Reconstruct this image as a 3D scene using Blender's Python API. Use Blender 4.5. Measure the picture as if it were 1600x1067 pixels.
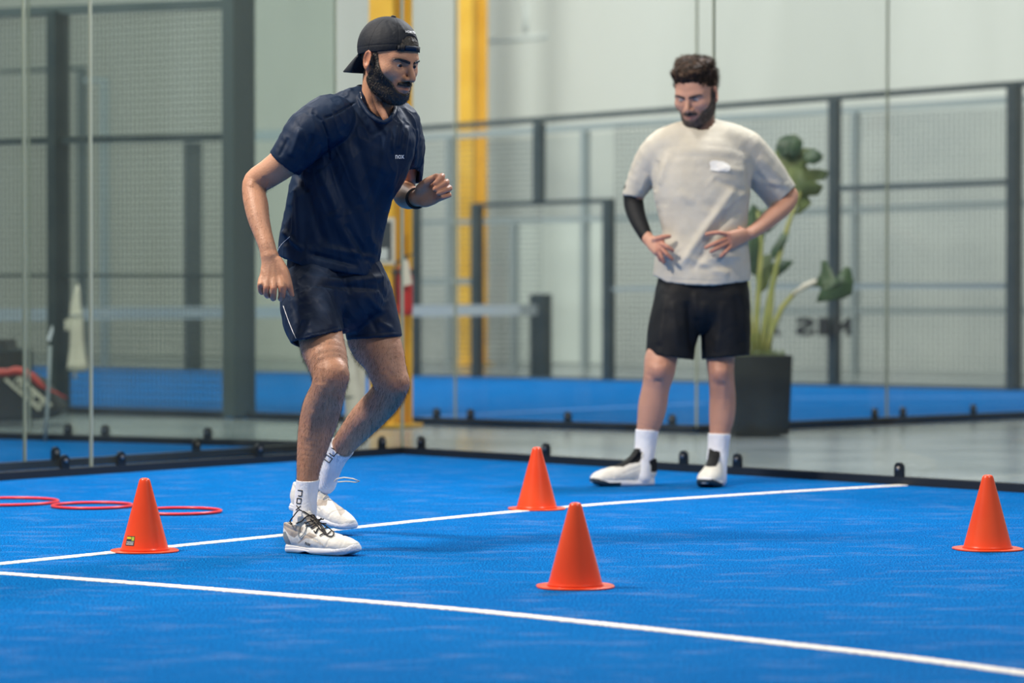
import bpy, bmesh, math, random
import numpy as np
from mathutils import Vector, Matrix, noise as mnoise
for o in list(bpy.data.objects): bpy.data.objects.remove(o)
S = bpy.context.scene
COL = S.collection
# ------------------------------------------------------------------ camera
F = 4600.0; CH = 0.845; PITCH = math.atan((533.5-452.0)/F)
cd = bpy.data.cameras.new('camera'); cam = bpy.data.objects.new('camera', cd); COL.objects.link(cam)
cd.sensor_width = 36.0; cd.lens = 36.0*F/1600.0; cd.clip_start = .1; cd.clip_end = 300
cam.location = (0, 0, CH); cam.rotation_euler = (math.pi/2-PITCH, 0, 0)
cd.dof.use_dof = True; cd.dof.focus_distance = 9.6; cd.dof.aperture_fstop = 2.5
S.camera = cam
S.view_settings.view_transform = 'Standard'; S.view_settings.look = 'None'
S.view_settings.gamma = 1; S.view_settings.use_curve_mapping = False
S.view_settings.exposure = 0.0
S.cycles.transparent_max_bounces = 40; S.cycles.max_bounces = 8
# ------------------------------------------------------------------ world and lamps
W = bpy.data.worlds.new('world'); S.world = W; W.use_nodes = True
bg = W.node_tree.nodes['Background']; bg.inputs[0].default_value = (.93, .95, .93, 1); bg.inputs[1].default_value = .27
def area(name, loc, target, sx, sy, power, col=(1, 1, 1)):
    l = bpy.data.lights.new(name, 'AREA'); l.shape = 'RECTANGLE'; l.size = sx; l.size_y = sy; l.energy = power; l.color = col
    o = bpy.data.objects.new(name, l); COL.objects.link(o); o.location = loc
    o.rotation_euler = (Vector(target)-Vector(loc)).to_track_quat('-Z', 'Y').to_euler(); return o
area('court_or_fill_lamp', (-4.0, 8.8, 5.6), (-.5, 10.2, .6), .7, .7, 520, (1, .90, .78))
area('court_or_fill_lamp', (-1.6, 11.6, 7.0), (.3, 12.0, 0), 1.4, .8, 170, (1, .97, .93))
area('court_or_fill_lamp', (3.4, 6.8, 5.0), (-.4, 9.7, 1.0), 1.6, 1.0, 120, (1, .95, .88))  # added soft fill from the right front, brightens the leaning man's face
area('court_or_fill_lamp', (-9.0, 26.0, 8.0), (-6, 31.0, 2.5), 3, 1.5, 700, (1, .985, .95))  # extra unseen lamp, added to lift the left part of the back wall
area('court_or_fill_lamp', (2.2, 13.8, 5.6), (-.6, 9.9, 0), .9, .7, 430, (.95, .97, 1))
area('court_or_fill_lamp', (-4.5, 18.5, 6.5), (-3.6, 19.5, 0), 1.6, .8, 420, (1, .985, .95))  # added lamp that brightens the aisle and the hanging umbrella
area('court_or_fill_lamp', (-2.5, 25.0, 8.0), (-1, 30.0, 2.5), 3, 1.5, 780, (1, .985, .95))
area('court_or_fill_lamp', (5.5, 22.0, 8.0), (4, 28.0, 2.5), 3, 1.5, 540, (1, .985, .95))
# ------------------------------------------------------------------ pixel helpers (survey of the place from the photograph)
ct, st = math.cos(PITCH), math.sin(PITCH)
def ray(px, py):
    x = (px-800)/F; y = (533.5-py)/F
    return Vector((x, ct+y*st, -st+y*ct))
O = Vector((0, 0, CH))
def fl(px, py, z=0.0):
    d = ray(px, py); return O+d*((z-CH)/d.z)
def atd(px, py, D):
    d = ray(px, py); return O+d*(D/d.y)
def onp(px, py, P, n):
    d = ray(px, py); return O+d*((Vector(P)-O).dot(n)/d.dot(n))
A = math.radians(39.2)
U = Vector((math.cos(A), -math.sin(A), 0)); V = Vector((-math.sin(A), -math.cos(A), 0)); Z = Vector((0, 0, 1))
# ------------------------------------------------------------------ materials
def mat(name, col, rough=.5, metal=0, col2=None, nscale=8, nlo=.4, nhi=.6, bump=0, bscale=60, spec=.5, coat=0, sheen=0, stretch=None, detail=4, sss=0):
    m = bpy.data.materials.new(name); m.use_nodes = True; nt = m.node_tree; b = nt.nodes['Principled BSDF']
    b.inputs['Base Color'].default_value = (*col, 1); b.inputs['Roughness'].default_value = rough; b.inputs['Metallic'].default_value = metal
    b.inputs['Specular IOR Level'].default_value = spec; b.inputs['Coat Weight'].default_value = coat
    if sheen: b.inputs['Sheen Weight'].default_value = sheen
    if sss:
        b.inputs['Subsurface Weight'].default_value = sss; b.inputs['Subsurface Radius'].default_value = (.012, .005, .003); b.inputs['Subsurface Scale'].default_value = 1
    tc = nt.nodes.new('ShaderNodeTexCoord'); src = tc.outputs['Object']
    if stretch:
        mp = nt.nodes.new('ShaderNodeMapping'); mp.inputs['Scale'].default_value = stretch; nt.links.new(src, mp.inputs[0]); src = mp.outputs[0]
    if col2 is not None:
        n = nt.nodes.new('ShaderNodeTexNoise'); n.inputs['Scale'].default_value = nscale; n.inputs['Detail'].default_value = detail; nt.links.new(src, n.inputs['Vector'])
        r = nt.nodes.new('ShaderNodeValToRGB'); r.color_ramp.elements[0].position = nlo; r.color_ramp.elements[1].position = nhi
        r.color_ramp.elements[0].color = (*col, 1); r.color_ramp.elements[1].color = (*col2, 1)
        nt.links.new(n.outputs['Fac'], r.inputs[0]); nt.links.new(r.outputs[0], b.inputs['Base Color'])
    if bump:
        n2 = nt.nodes.new('ShaderNodeTexNoise'); n2.inputs['Scale'].default_value = bscale; n2.inputs['Detail'].default_value = 3; nt.links.new(src, n2.inputs['Vector'])
        bp = nt.nodes.new('ShaderNodeBump'); bp.inputs['Strength'].default_value = bump; bp.inputs['Distance'].default_value = .004
        nt.links.new(n2.outputs['Fac'], bp.inputs['Height']); nt.links.new(bp.outputs[0], b.inputs['Normal'])
    return m
def glass_mat(name, tint, refl=.10, edge=None):
    m = bpy.data.materials.new(name); m.use_nodes = True; nt = m.node_tree; nt.nodes.clear()
    out = nt.nodes.new('ShaderNodeOutputMaterial'); tr = nt.nodes.new('ShaderNodeBsdfTransparent'); tr.inputs[0].default_value = (*tint, 1)
    gl = nt.nodes.new('ShaderNodeBsdfGlossy'); gl.inputs['Roughness'].default_value = .04
    df = nt.nodes.new('ShaderNodeBsdfDiffuse'); df.inputs[0].default_value = (.62, .72, .70, 1)
    ge = nt.nodes.new('ShaderNodeNewGeometry'); dp = nt.nodes.new('ShaderNodeVectorMath'); dp.operation = 'DOT_PRODUCT'; nt.links.new(ge.outputs['Normal'], dp.inputs[0]); nt.links.new(ge.outputs['Incoming'], dp.inputs[1])
    def mth(op, a, b=None):
        n = nt.nodes.new('ShaderNodeMath'); n.operation = op
        for i, v in enumerate((a, b)):
            if v is None: continue
            if hasattr(v, 'links'): nt.links.new(v, n.inputs[i])
            else: n.inputs[i].default_value = v
        return n.outputs[0]
    fr_out = mth('ADD', mth('MULTIPLY', mth('POWER', mth('SUBTRACT', 1.0, mth('ABSOLUTE', dp.outputs['Value'])), 5.0), .9), .018)
    # grime on the pane: faint smears of dust that catch light
    tc = nt.nodes.new('ShaderNodeTexCoord'); mp = nt.nodes.new('ShaderNodeMapping'); mp.inputs['Scale'].default_value = (2.4, 2.4, .35); nz = nt.nodes.new('ShaderNodeTexNoise'); nz.inputs['Scale'].default_value = 1.3; nz.inputs['Detail'].default_value = 5
    nt.links.new(tc.outputs['Object'], mp.inputs[0]); nt.links.new(mp.outputs[0], nz.inputs['Vector'])
    mr = nt.nodes.new('ShaderNodeMapRange'); mr.inputs[1].default_value = .35; mr.inputs[2].default_value = .8; mr.inputs[3].default_value = .0; mr.inputs[4].default_value = .013
    nt.links.new(nz.outputs['Fac'], mr.inputs[0])
    m1 = nt.nodes.new('ShaderNodeMixShader'); m2 = nt.nodes.new('ShaderNodeMixShader')
    nt.links.new(mr.outputs[0], m1.inputs[0]); nt.links.new(tr.outputs[0], m1.inputs[1]); nt.links.new(df.outputs[0], m1.inputs[2])
    nt.links.new(fr_out, m2.inputs[0]); nt.links.new(m1.outputs[0], m2.inputs[1]); nt.links.new(gl.outputs[0], m2.inputs[2])
    nt.links.new(m2.outputs[0], out.inputs[0]); return m
def turf_mat(name, k=1.0):
    m = bpy.data.materials.new(name); m.use_nodes = True; nt = m.node_tree; b = nt.nodes['Principled BSDF']
    b.inputs['Roughness'].default_value = 1; b.inputs['Specular IOR Level'].default_value = .04
    g = nt.nodes.new('ShaderNodeNewGeometry')
    def nz(s, d, vec=(1, 1, 1), rough=.5):
        mp = nt.nodes.new('ShaderNodeMapping'); mp.inputs['Scale'].default_value = vec; mp.inputs['Rotation'].default_value = (0, 0, -.2)
        n = nt.nodes.new('ShaderNodeTexNoise'); n.inputs['Scale'].default_value = s; n.inputs['Detail'].default_value = d; n.inputs['Roughness'].default_value = rough
        nt.links.new(g.outputs['Position'], mp.inputs[0]); nt.links.new(mp.outputs[0], n.inputs['Vector']); return n.outputs['Fac']
    def ramp(src, stops):
        r = nt.nodes.new('ShaderNodeValToRGB'); el = r.color_ramp.elements
        while len(el) < len(stops): el.new(.5)
        for e, (p, c) in zip(el, stops): e.position = p; e.color = (*c, 1)
        nt.links.new(src, r.inputs[0]); return r.outputs[0]
    def mix(f, a, c2, mode='MIX'):
        x = nt.nodes.new('ShaderNodeMix'); x.data_type = 'RGBA'; x.blend_type = mode
        for s, i in ((f, 0), (a, 6), (c2, 7)):
            if hasattr(s, 'links'): nt.links.new(s, x.inputs[i])
            elif i == 0: x.inputs[0].default_value = s
            else: x.inputs[i].default_value = (*s, 1)
        return x.outputs[2]
    def mul(a, c2):
        x = nt.nodes.new('ShaderNodeMath'); x.operation = 'MULTIPLY'; nt.links.new(a, x.inputs[0])
        if hasattr(c2, 'links'): nt.links.new(c2, x.inputs[1])
        else: x.inputs[1].default_value = c2
        return x.outputs[0]
    fib = nz(190, 3, (1, .55, 1), .7)
    base = ramp(fib, [(.34, (0, .024*k, .115*k)), (.5, (0, .118*k, .400*k)), (.66, (.0, .275*k, .78*k))])
    big = nz(1.1, 3); mid = nz(7, 5, (.6, 1.3, 1), .7)
    base = mix(ramp(big, [(.35, (0, 0, 0)), (.7, (.6, .6, .6))]), base, mix(1.0, base, (.75, .82, .88), 'MULTIPLY'))
    sandm = mul(ramp(mid, [(.52, (0, 0, 0)), (.72, (1, 1, 1))]), ramp(nz(260, 2, (1, .6, 1), .8), [(.47, (.12, .12, .12)), (.60, (1, 1, 1))]))
    base = mix(mul(sandm, .55), base, (.26, .33, .52))
    nt.links.new(base, b.inputs['Base Color'])
    bp = nt.nodes.new('ShaderNodeBump'); bp.inputs['Strength'].default_value = .8; bp.inputs['Distance'].default_value = .006
    nt.links.new(fib, bp.inputs['Height']); nt.links.new(bp.outputs[0], b.inputs['Normal'])
    return m
M = dict(
    turf=turf_mat('blue_turf'),
    line=mat('line_white', (.66, .62, .55), .9, col2=(.95, .92, .85), nscale=90, nlo=.3, nhi=.6, bump=.6, bscale=150),
    concrete=mat('polished_concrete', (.16, .19, .20), .22, col2=(.24, .27, .28), nscale=1.2, spec=.6),
    wall=mat('pale_cladding', (.46, .485, .455), .6, col2=(.54, .565, .535), nscale=.5, stretch=(1, 1, .2)),
    wall_low=mat('pale_cladding_low', (.38, .42, .41), .6, col2=(.44, .48, .46), nscale=.8),
    door_panel=mat('pale_door', (.50, .565, .54), .5),
    steel=mat('charcoal_steel', (.018, .034, .042), .45, col2=(.03, .045, .05), nscale=6),
    steel2=mat('slate_steel', (.055, .078, .086), .5),
    steel3=mat('grey_steel', (.22, .265, .275), .5),
    rail=mat('black_base_rail', (.008, .012, .018), .5, bump=.2),
    rubber=mat('black_rubber_clamp', (.006, .008, .010), .35),
    bolt=mat('bolt_metal', (.35, .33, .32), .3, metal=.9),
    glass=glass_mat('court_glass', (.972, .982, .970)),
    glass2=glass_mat('green_court_glass', (.925, .950, .930)),
    gedge=mat('glass_edge', (.30, .33, .265), .35),
    yellow=mat('yellow_paint', (.72, .40, .03), .4, col2=(.80, .47, .05), nscale=2),
    yellow_shaded=mat('yellow_paint_shaded', (.48, .22, .015), .45),  # the column yellow with its shade put into the colour; unused
    wire=mat('dark_coated_wire', (.035, .05, .05), .5),
    cream=mat('cream_canvas', (.56, .53, .45), .8, col2=(.66, .63, .54), nscale=5, bump=.3, bscale=40),
    netting=mat('black_netting', (.05, .06, .065), .8),
    tape=mat('white_net_tape', (.52, .56, .55), .7),
    orange=mat('orange_plastic', (.88, .060, .012), .30, col2=(.92, .085, .018), nscale=3, spec=.5, coat=.15),
    orange_shade=None,
    lettering=mat('black_letter_vinyl', (.006, .008, .009), .7),
    ring=mat('red_ring_plastic', (.80, .03, .035), .3),
    red=mat('red_paint', (.5, .02, .02), .35),
    paper=mat('white_paper', (.68, .62, .52), .7),
    dark=mat('dark_print', (.03, .04, .05), .6),
    pot=mat('black_planter', (.007, .010, .012), .6, col2=(.013, .018, .020), nscale=6, bump=.2, bscale=20, spec=.3),
    soil=mat('soil', (.03, .05, .012), .9, col2=(.10, .16, .03), nscale=30, bump=.5),
    leaf=mat('dark_green_leaf', (.035, .07, .04), .45, col2=(.06, .11, .05), nscale=6),
    leaf2=mat('olive_leaf', (.10, .14, .055), .5, col2=(.17, .215, .07), nscale=6),
    stem=mat('yellow_green_stem', (.25, .28, .08), .5, col2=(.33, .33, .10), nscale=8),
    bagblack=mat('bag_black', (.012, .015, .018), .6, bump=.3), bagred=mat('bag_red', (.45, .03, .025), .5),
)
# ------------------------------------------------------------------ mesh helpers
def tag(o, label=None, cat=None, group=None, kind=None):
    if label: o['label'] = label
    if cat: o['category'] = cat
    if group: o['group'] = group
    if kind: o['kind'] = kind
    return o
def empty(name, loc=(0, 0, 0)):
    o = bpy.data.objects.new(name, None); COL.objects.link(o); o.location = loc; o.empty_display_size = .1; return o
def link(name, me, m=None, parent=None, smooth=False):
    if m and not me.materials: me.materials.append(m)
    if smooth: me.shade_smooth()
    o = bpy.data.objects.new(name, me); COL.objects.link(o)
    if parent is not None:
        o.parent = parent; o.location = -parent_world(parent)
    return o
def parent_world(p):
    v = Vector(p.location)
    while p.parent: p = p.parent; v = v+Vector(p.location)
    return v
class MB:
    def __init__(s): s.v = []; s.f = []
    def add(s, vs, fs):
        n = len(s.v); s.v += [tuple(v) for v in vs]; s.f += [tuple(i+n for i in f) for f in fs]; return s
    def obox(s, c, ax, ay, az, hx, hy, hz):
        c = Vector(c); vs = [c+ax*(hx*i)+ay*(hy*j)+az*(hz*k) for i in (-1, 1) for j in (-1, 1) for k in (-1, 1)]
        return s.add(vs, [(0, 1, 3, 2), (4, 6, 7, 5), (0, 4, 5, 1), (2, 3, 7, 6), (0, 2, 6, 4), (1, 5, 7, 3)])
    def box(s, x0, y0, z0, x1, y1, z1):
        return s.obox(((x0+x1)/2, (y0+y1)/2, (z0+z1)/2), Vector((1, 0, 0)), Vector((0, 1, 0)), Z, (x1-x0)/2, (y1-y0)/2, (z1-z0)/2)
    def bar(s, a, b, w, h, up=None):     # rectangular bar from a to b
        a = Vector(a); b = Vector(b); d = (b-a); L = d.length; d.normalize()
        up = Vector(up) if up is not None else (Z if abs(d.z) < .9 else U)
        sx = d.cross(up).normalized(); u2 = sx.cross(d).normalized()
        return s.obox((a+b)/2, d, sx, u2, L/2, w/2, h/2)
    def tube(s, pts, r, n=8, closed=False, caps=True):
        pts = [Vector(p) for p in pts]; m = len(pts); rr = r if isinstance(r, (list, tuple)) else [r]*m
        base = len(s.v); ref = None
        for i, p in enumerate(pts):
            a = pts[i-1] if (i > 0 or closed) else p; b = pts[(i+1) % m] if (i < m-1 or closed) else p
            d = (b-a).normalized()
            if ref is None: ref = d.orthogonal().normalized()
            ref = (ref-d*ref.dot(d)).normalized(); q = d.cross(ref)
            for k in range(n):
                t = 2*math.pi*k/n; s.v.append(tuple(p+(ref*math.cos(t)+q*math.sin(t))*rr[i]))
        for i in range(m if closed else m-1):
            for k in range(n):
                a0 = base+i*n+k; a1 = base+i*n+(k+1) % n; j = (i+1) % m
                s.f.append((a0, a1, base+j*n+(k+1) % n, base+j*n+k))
        if caps and not closed:
            s.f.append(tuple(base+k for k in range(n))[::-1]); s.f.append(tuple(base+(m-1)*n+k for k in range(n)))
        return s
    def lathe(s, c, prof, n=32, axis=Z, cap=True):
        c = Vector(c); ax = Vector(axis).normalized(); e = ax.orthogonal().normalized(); q = ax.cross(e); base = len(s.v); m = len(prof)
        for r, z in prof:
            for k in range(n):
                t = 2*math.pi*k/n; s.v.append(tuple(c+ax*z+(e*math.cos(t)+q*math.sin(t))*r))
        for i in range(m-1):
            for k in range(n): s.f.append((base+i*n+k, base+i*n+(k+1) % n, base+(i+1)*n+(k+1) % n, base+(i+1)*n+k))
        if cap:
            s.f.append(tuple(base+k for k in range(n))[::-1]); s.f.append(tuple(base+(m-1)*n+k for k in range(n)))
        return s
    def prism(s, pts, nrm, th):      # extrude polygon pts by th along nrm
        pts = [Vector(p) for p in pts]; n = len(pts); d = Vector(nrm).normalized()*th
        return s.add(pts+[p+d for p in pts], [tuple(range(n))[::-1], tuple(range(n, 2*n))]+[(i, (i+1) % n, n+(i+1) % n, n+i) for i in range(n)])
    def mesh(s, name):
        me = bpy.data.meshes.new(name); me.from_pydata(s.v, [], s.f)
        bm = bmesh.new(); bm.from_mesh(me); bmesh.ops.recalc_face_normals(bm, faces=bm.faces); bm.to_mesh(me); bm.free(); return me
    def build(s, name, m, parent=None, smooth=False, bevel=0):
        me = s.mesh(name)
        o = link(name, me, m, parent, smooth)
        if bevel:
            b = o.modifiers.new('bevel', 'BEVEL'); b.width = bevel; b.segments = 2; b.limit_method = 'ANGLE'
        return o
def text_mesh(txt, size, extrude=.001, bold=0.0):
    cu = bpy.data.curves.new('lettering', 'FONT'); cu.body = txt; cu.size = size; cu.extrude = extrude; cu.offset = bold; cu.align_x = 'CENTER'; cu.align_y = 'CENTER'; cu.resolution_u = 3
    o = bpy.data.objects.new('lettering', cu); COL.objects.link(o)
    dg = bpy.context.evaluated_depsgraph_get(); me = bpy.data.meshes.new_from_object(o.evaluated_get(dg)); bpy.data.objects.remove(o)
    return me
def place_mesh(me, fn):
    n = len(me.vertices); co = np.zeros(n*3); me.vertices.foreach_get('co', co); co = co.reshape(-1, 3)
    me.vertices.foreach_set('co', np.array([tuple(fn(Vector(c))) for c in co]).ravel()); me.update(); return me
# ------------------------------------------------------------------ the setting: floor and turf
C0 = fl(628, 709)
tag(MB().box(-22, -3, -.06, 22, 48, -.012).build('floor', M['concrete']), kind='structure')
def uv(c, u, v, z=0.0): return c+U*u+V*v+Z*z
def slab(c, u0, u1, v0, v1, z0, z1):
    m = MB(); m.prism([uv(c, u0, v0, z0), uv(c, u1, v0, z0), uv(c, u1, v1, z0), uv(c, u0, v1, z0)], Z, z1-z0); return m
turf = tag(slab(C0, 0, 21, 0, 10, -.012, 0).build('floor', M['turf']), kind='structure')
def painted_line(pxs, w_px, parent, seed=1):
    # white tape line through surveyed pixels, ragged along its edges as cut pile is
    rnd = random.Random(seed); P = [fl(x, y, .0) for x, y in pxs]; pts = []
    for i in range(len(P)-1):
        p0 = P[max(i-1, 0)]; p1 = P[i]; p2 = P[i+1]; p3 = P[min(i+2, len(P)-1)]; n = max(2, int((p2-p1).length/.006))
        for k in range(n):
            t = k/n; pts.append(.5*((2*p1)+(p2-p0)*t+(2*p0-5*p1+4*p2-p3)*t*t+(3*p1-p0-3*p2+p3)*t**3))
    pts.append(P[-1]); vs = []; fs = []
    for i, p in enumerate(pts):
        d = (pts[min(i+3, len(pts)-1)]-pts[max(i-3, 0)]).normalized(); nn = Vector((-d.y, d.x, 0)); h = w_px/2
        a = h+rnd.uniform(-.004, .004); b = h+rnd.uniform(-.004, .004)
        for off, z in ((-a, .0005), (-a*.9, .003), (b*.9, .003), (b, .0005)): vs.append(p+nn*off+Z*z)
        if i: k = 4*i; fs += [(k-4+j, k-3+j, k+1+j, k+j) for j in range(3)]
    m = MB(); m.add(vs, fs); return m.build('court_line', M['line'], parent)
painted_line([(-700, 948), (-300, 911), (-60, 887.5), (0, 881.3), (175, 863.5), (437, 837), (560, 824), (700, 809.4), (850, 795.5), (1000, 783.5), (1240, 768), (1418, 758)], .05, turf, 2)
painted_line([(-170, 885), (-60, 892), (0, 896), (200, 910.6), (450, 930.5), (700, 951), (900, 971), (1150, 998), (1400, 1026), (1600, 1052.5), (1680, 1064), (2000, 1107), (2500, 1175)], .05, turf, 3)
# ------------------------------------------------------------------ glass walls
def glass_wall(name, c, d, lens, h, clamps, gm, side, pw=None, hz=.036, label=None, first_edge=True, struct=True):
    """c start point, d direction, lens panel lengths, clamps distances; side = vector towards the viewer's face"""
    L = sum(lens); root = empty(name, tuple(c))
    if struct: root['kind'] = 'structure'
    th = .012
    r = MB(); r.bar(c+Z*hz/2+side*.01, c+d*L+Z*hz/2+side*.01, .045, hz); r.build('base_rail', M['rail'], root)
    t = 0
    for i, l in enumerate(lens):
        a = c+d*(t+.006); b = c+d*(t+l-.006)
        g = MB(); g.bar(a+Z*(hz+h/2), b+Z*(hz+h/2), th, h-.004); g.build('glass_panel', gm, root)
        if i or first_edge:
            e = MB(); q = c+d*t; e.bar(q+Z*(hz-.02)+side*.002, q+Z*(h+hz)+side*.002, .010, .014, up=side); e.build('glass_edge', M['gedge'], root)
        t += l
    for q in clamps:
        p = c+d*q+side*.012+Z*.022
        pts = [p+d*(-.024), p+d*.024, p+d*.024+Z*.052]+[p+Z*.052+d*(.024*math.cos(k*math.pi/6))+Z*(.024*math.sin(k*math.pi/6)) for k in range(1, 6)]+[p+d*(-.024)+Z*.052]
        cm = MB(); cm.prism(pts, side, .016); co = cm.build('clamp', M['rubber'], root)
        bm_ = MB(); bm_.lathe(p+Z*.050+side*.016, [(.009, 0), (.009, .005), (.004, .007)], 10, side); bm_.build('bolt', M['bolt'], co)
    return root
def ts(c, d, px, py=None):     # distance along wall for a pixel column
    best = None; n = Vector((-d.y, d.x, 0)); r = ray(px, 700); r.z = 0
    # solve c + d t = s * r  (horizontal)
    det = d.x*(-r.y)-d.y*(-r.x); return ((-c.x)*(-r.y)-(-c.y)*(-r.x))/det
dB = (fl(142, 741)-C0).normalized(); dS = (fl(1600, 769)-C0).normalized()
nB = Vector((-dB.y, dB.x, 0)); nB = nB if nB.dot(-C0) > 0 else -nB
nS = Vector((-dS.y, dS.x, 0)); nS = nS if nS.dot(-C0) > 0 else -nS
l1 = ts(C0, dB, 142)
glass_wall('wall_left', C0, dB, [l1, 2.0, 2.0], 2.97, [ts(C0, dB, x) for x in (592, 400, 184, 96)], M['glass'], nB)
l2 = ts(C0, dS, 1115)
glass_wall('wall_right', C0, dS, [l2, 2.02, 2.0], 2.97, [ts(C0, dS, x) for x in (663, 858, 1073, 1157, 1410)]+[ts(C0, dS, 1410)+.75], M['glass'], nS, first_edge=False)
# neighbour court back to back with ours
C1 = fl(524, 701)
slab(C1, -19, 0, 0, 10, -.012, 0).build('floor', M['turf'])['kind'] = 'structure'
dN = (fl(-120, 743)-C1).normalized(); nN = Vector((-dN.y, dN.x, 0)); nN = nN if nN.dot(-C1) > 0 else -nN
w = glass_wall('wall_back', C1, dN, [ts(C1, dN, 38), 2.0], 2.97, [ts(C1, dN, x) for x in (488, 302, 82)], M['glass2'], nN)
dM = (fl(-60, 684)-C1).normalized(); nM = Vector((-dM.y, dM.x, 0)); nM = nM if nM.dot(-C1) > 0 else -nM
w = glass_wall('wall_back', C1, dM, [2.0, 2.0], 2.97, [ts(C1, dM, x) for x in (328, 168, 110)], M['glass2'], nM, first_edge=False)
# far court across the aisle
C2 = fl(1088, 673.5); dF = (fl(380, 652)-C2).normalized(); dG = (fl(1600, 651)-C2).normalized()
nF = Vector((-dF.y, dF.x, 0)); nF = nF if nF.dot(-C2) > 0 else -nF
nG = Vector((-dG.y, dG.x, 0)); nG = nG if nG.dot(-C2) > 0 else -nG
FA, FB_ = fl(-200, 567), fl(1750, 614)                        # foot of the far fence
m = MB(); m.prism([C2-Z*.012, C2+dF*12-Z*.012, FA-Z*.012, FB_-Z*.012, C2+dG*7-Z*.012], Z, .012); tag(m.build('floor', M['turf']), kind='structure')
glass_wall('wall_back', C2, dG, [ts(C2, dG, 1385), 2.0, 2.0], 2.97, [ts(C2, dG, x) for x in (1363, 1407, 1517)], M['glass'], nG)
Lp = ts(C2, dF, 380)
glass_wall('wall_back', C2, dF, [ts(C2, dF, 712), Lp-ts(C2, dF, 712)-.05], 2.97, [ts(C2, dF, x) for x in (1053, 890, 738, 685)], M['glass'], nF, first_edge=False)
# painted lines of far court
for a, b, ww in (((660, 652), (1100, 630), .09), ((1240, 622), (1600, 620), .09)):
    P, Q = fl(*a), fl(*b); n = Vector((-(Q-P).y, (Q-P).x, 0)).normalized()*ww/2
    m = MB(); m.prism([P-n+Z*.0005, Q-n+Z*.0005, Q+n+Z*.0005, P+n+Z*.0005], Z, .002); tag(m.build('trim_1', mat('worn_line', (.10, .27, .66), .9)), kind='structure')
# ------------------------------------------------------------------ fences
def fence_wires(P, d, n, a, b, z0, z1, su, sz, r, root, mt):
    vs = []; fs = []
    def quadbar(p, q, w):
        dd = (q-p).normalized(); s_ = dd.cross(n).normalized()*w; t_ = n*w; k = len(vs)
        for e in (p, q): vs.extend([e+s_, e+t_, e-s_, e-t_])
        fs.extend([(k+i, k+(i+1) % 4, k+4+(i+1) % 4, k+4+i) for i in range(4)])
    x = a
    while x < b: quadbar(P+d*x+Z*z0, P+d*x+Z*z1, r); x += su
    z = z0
    while z < z1: quadbar(P+d*a+Z*z, P+d*b+Z*z, r); z += sz
    m = MB(); m.add(vs, fs); o = m.build('wire_mesh', mt, root); o['kind'] = 'stuff'; return o
# near mesh fence of the far court (left of the photograph)
def plane_pt(P, n): return lambda x, y: onp(x, y, P, n)
pf = plane_pt(C2, nF)
fr = empty('court_fence', tuple(C2+dF*Lp)); tag(fr, 'charcoal steel court fence with fine square wire mesh behind the left glass wall', 'fence')
def post_px(pp, x0, x1, ytop, ybot, depth, root, mt, name='post', n=None):
    a = pp((x0+x1)/2, ytop); b = pp((x0+x1)/2, ybot); w = (pp(x1, ybot)-pp(x0, ybot)).length
    m = MB(); m.bar(Vector((b.x, b.y, max(0, b.z))), Vector((b.x, b.y, a.z)), w, depth, up=n); return m.build(name, mt, root, bevel=.003)
def rail_px(pp, p, q, hpx, depth, root, mt, name='rail', n=None):
    a, b = pp(*p), pp(*q); h = hpx*a.y/F; m = MB(); m.bar(a, b, depth, h); return m.build(name, mt, root)
post_px(pf, 352, 395, -120, 651, .10, fr, M['steel2'], n=dF)
post_px(pf, 79, 105, 18, 643, .08, fr, M['steel'], n=dF)
rail_px(pf, (-180, 27), (352, 6), 13, .05, fr, M['steel2'])
rail_px(pf, (-180, 226), (352, 214), 10, .05, fr, M['steel'])
rail_px(pf, (-180, 431), (352, 431), 5, .03, fr, M['steel'])
rail_px(pf, (-180, 633), (352, 649), 12, .06, fr, M['rail'], 'base_rail')
fence_wires(C2+nF*-.02, dF, nF, Lp+.15, Lp+5.4, .05, 2.75, .037, .044, .0038, fr, M['wire'])
# far fence
nE = Vector((-(FB_-FA).y, (FB_-FA).x, 0)).normalized(); nE = nE if nE.dot(-FA) > 0 else -nE
dE = (FB_-FA).normalized(); pe = plane_pt(FA, nE)
ff = empty('court_fence', tuple(pe(1100, 596))); ff.location.z = 0
tag(ff, 'long charcoal steel fence closing the far side of the blue court beyond', 'fence')
for x0, x1, yt, mt in ((292, 313, 222, 'steel'), (643, 655, 318, 'steel'), (836, 849, 192, 'steel'), (739, 752, 318, 'steel'), (944, 958, 313, 'steel'), (1296, 1311, 156, 'steel'), (1572, 1596, 134, 'steel'), (125, 133, 108, 'steel2'), (161, 168, 124, 'steel3')):
    yb = 572+40*(x0/1600)
    if x0 == 836: yb = 315
    post_px(pe, x0, x1, yt, yb, .08, ff, M[mt], n=dE)
for a, b, h, mt in (((655, 201), (1700, 123), 8, 'steel'), ((396, 208), (655, 201), 8, 'steel3'), ((740, 321), (958, 313), 7, 'steel'), ((400, 216), (560, 214), 9, 'steel3'), ((1311, 294), (1580, 284), 9, 'steel2'), ((0, 111), (133, 107), 6, 'steel2'), ((133, 126), (168, 125), 6, 'steel3'), ((958, 452), (1050, 450), 6, 'steel3'), ((1180, 448), (1580, 447), 8, 'steel3'), ((-100, 572), (1700, 611), 7, 'steel2')):
    rail_px(pe, a, b, h, .05, ff, M[mt])
L0 = (pe(655, 400)-FA).dot(dE); L1 = (pe(1700, 400)-FA).dot(dE)
fence_wires(FA+nE*-.03, dE, nE, L0, (pe(740, 400)-FA).dot(dE), .05, 2.3, .05, .05, .0030, ff, M['wire'])
fence_wires(FA+nE*-.03, dE, nE, (pe(752, 400)-FA).dot(dE), (pe(845, 400)-FA).dot(dE), .05, 2.3, .05, .05, .0030, ff, M['wire'])
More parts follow.
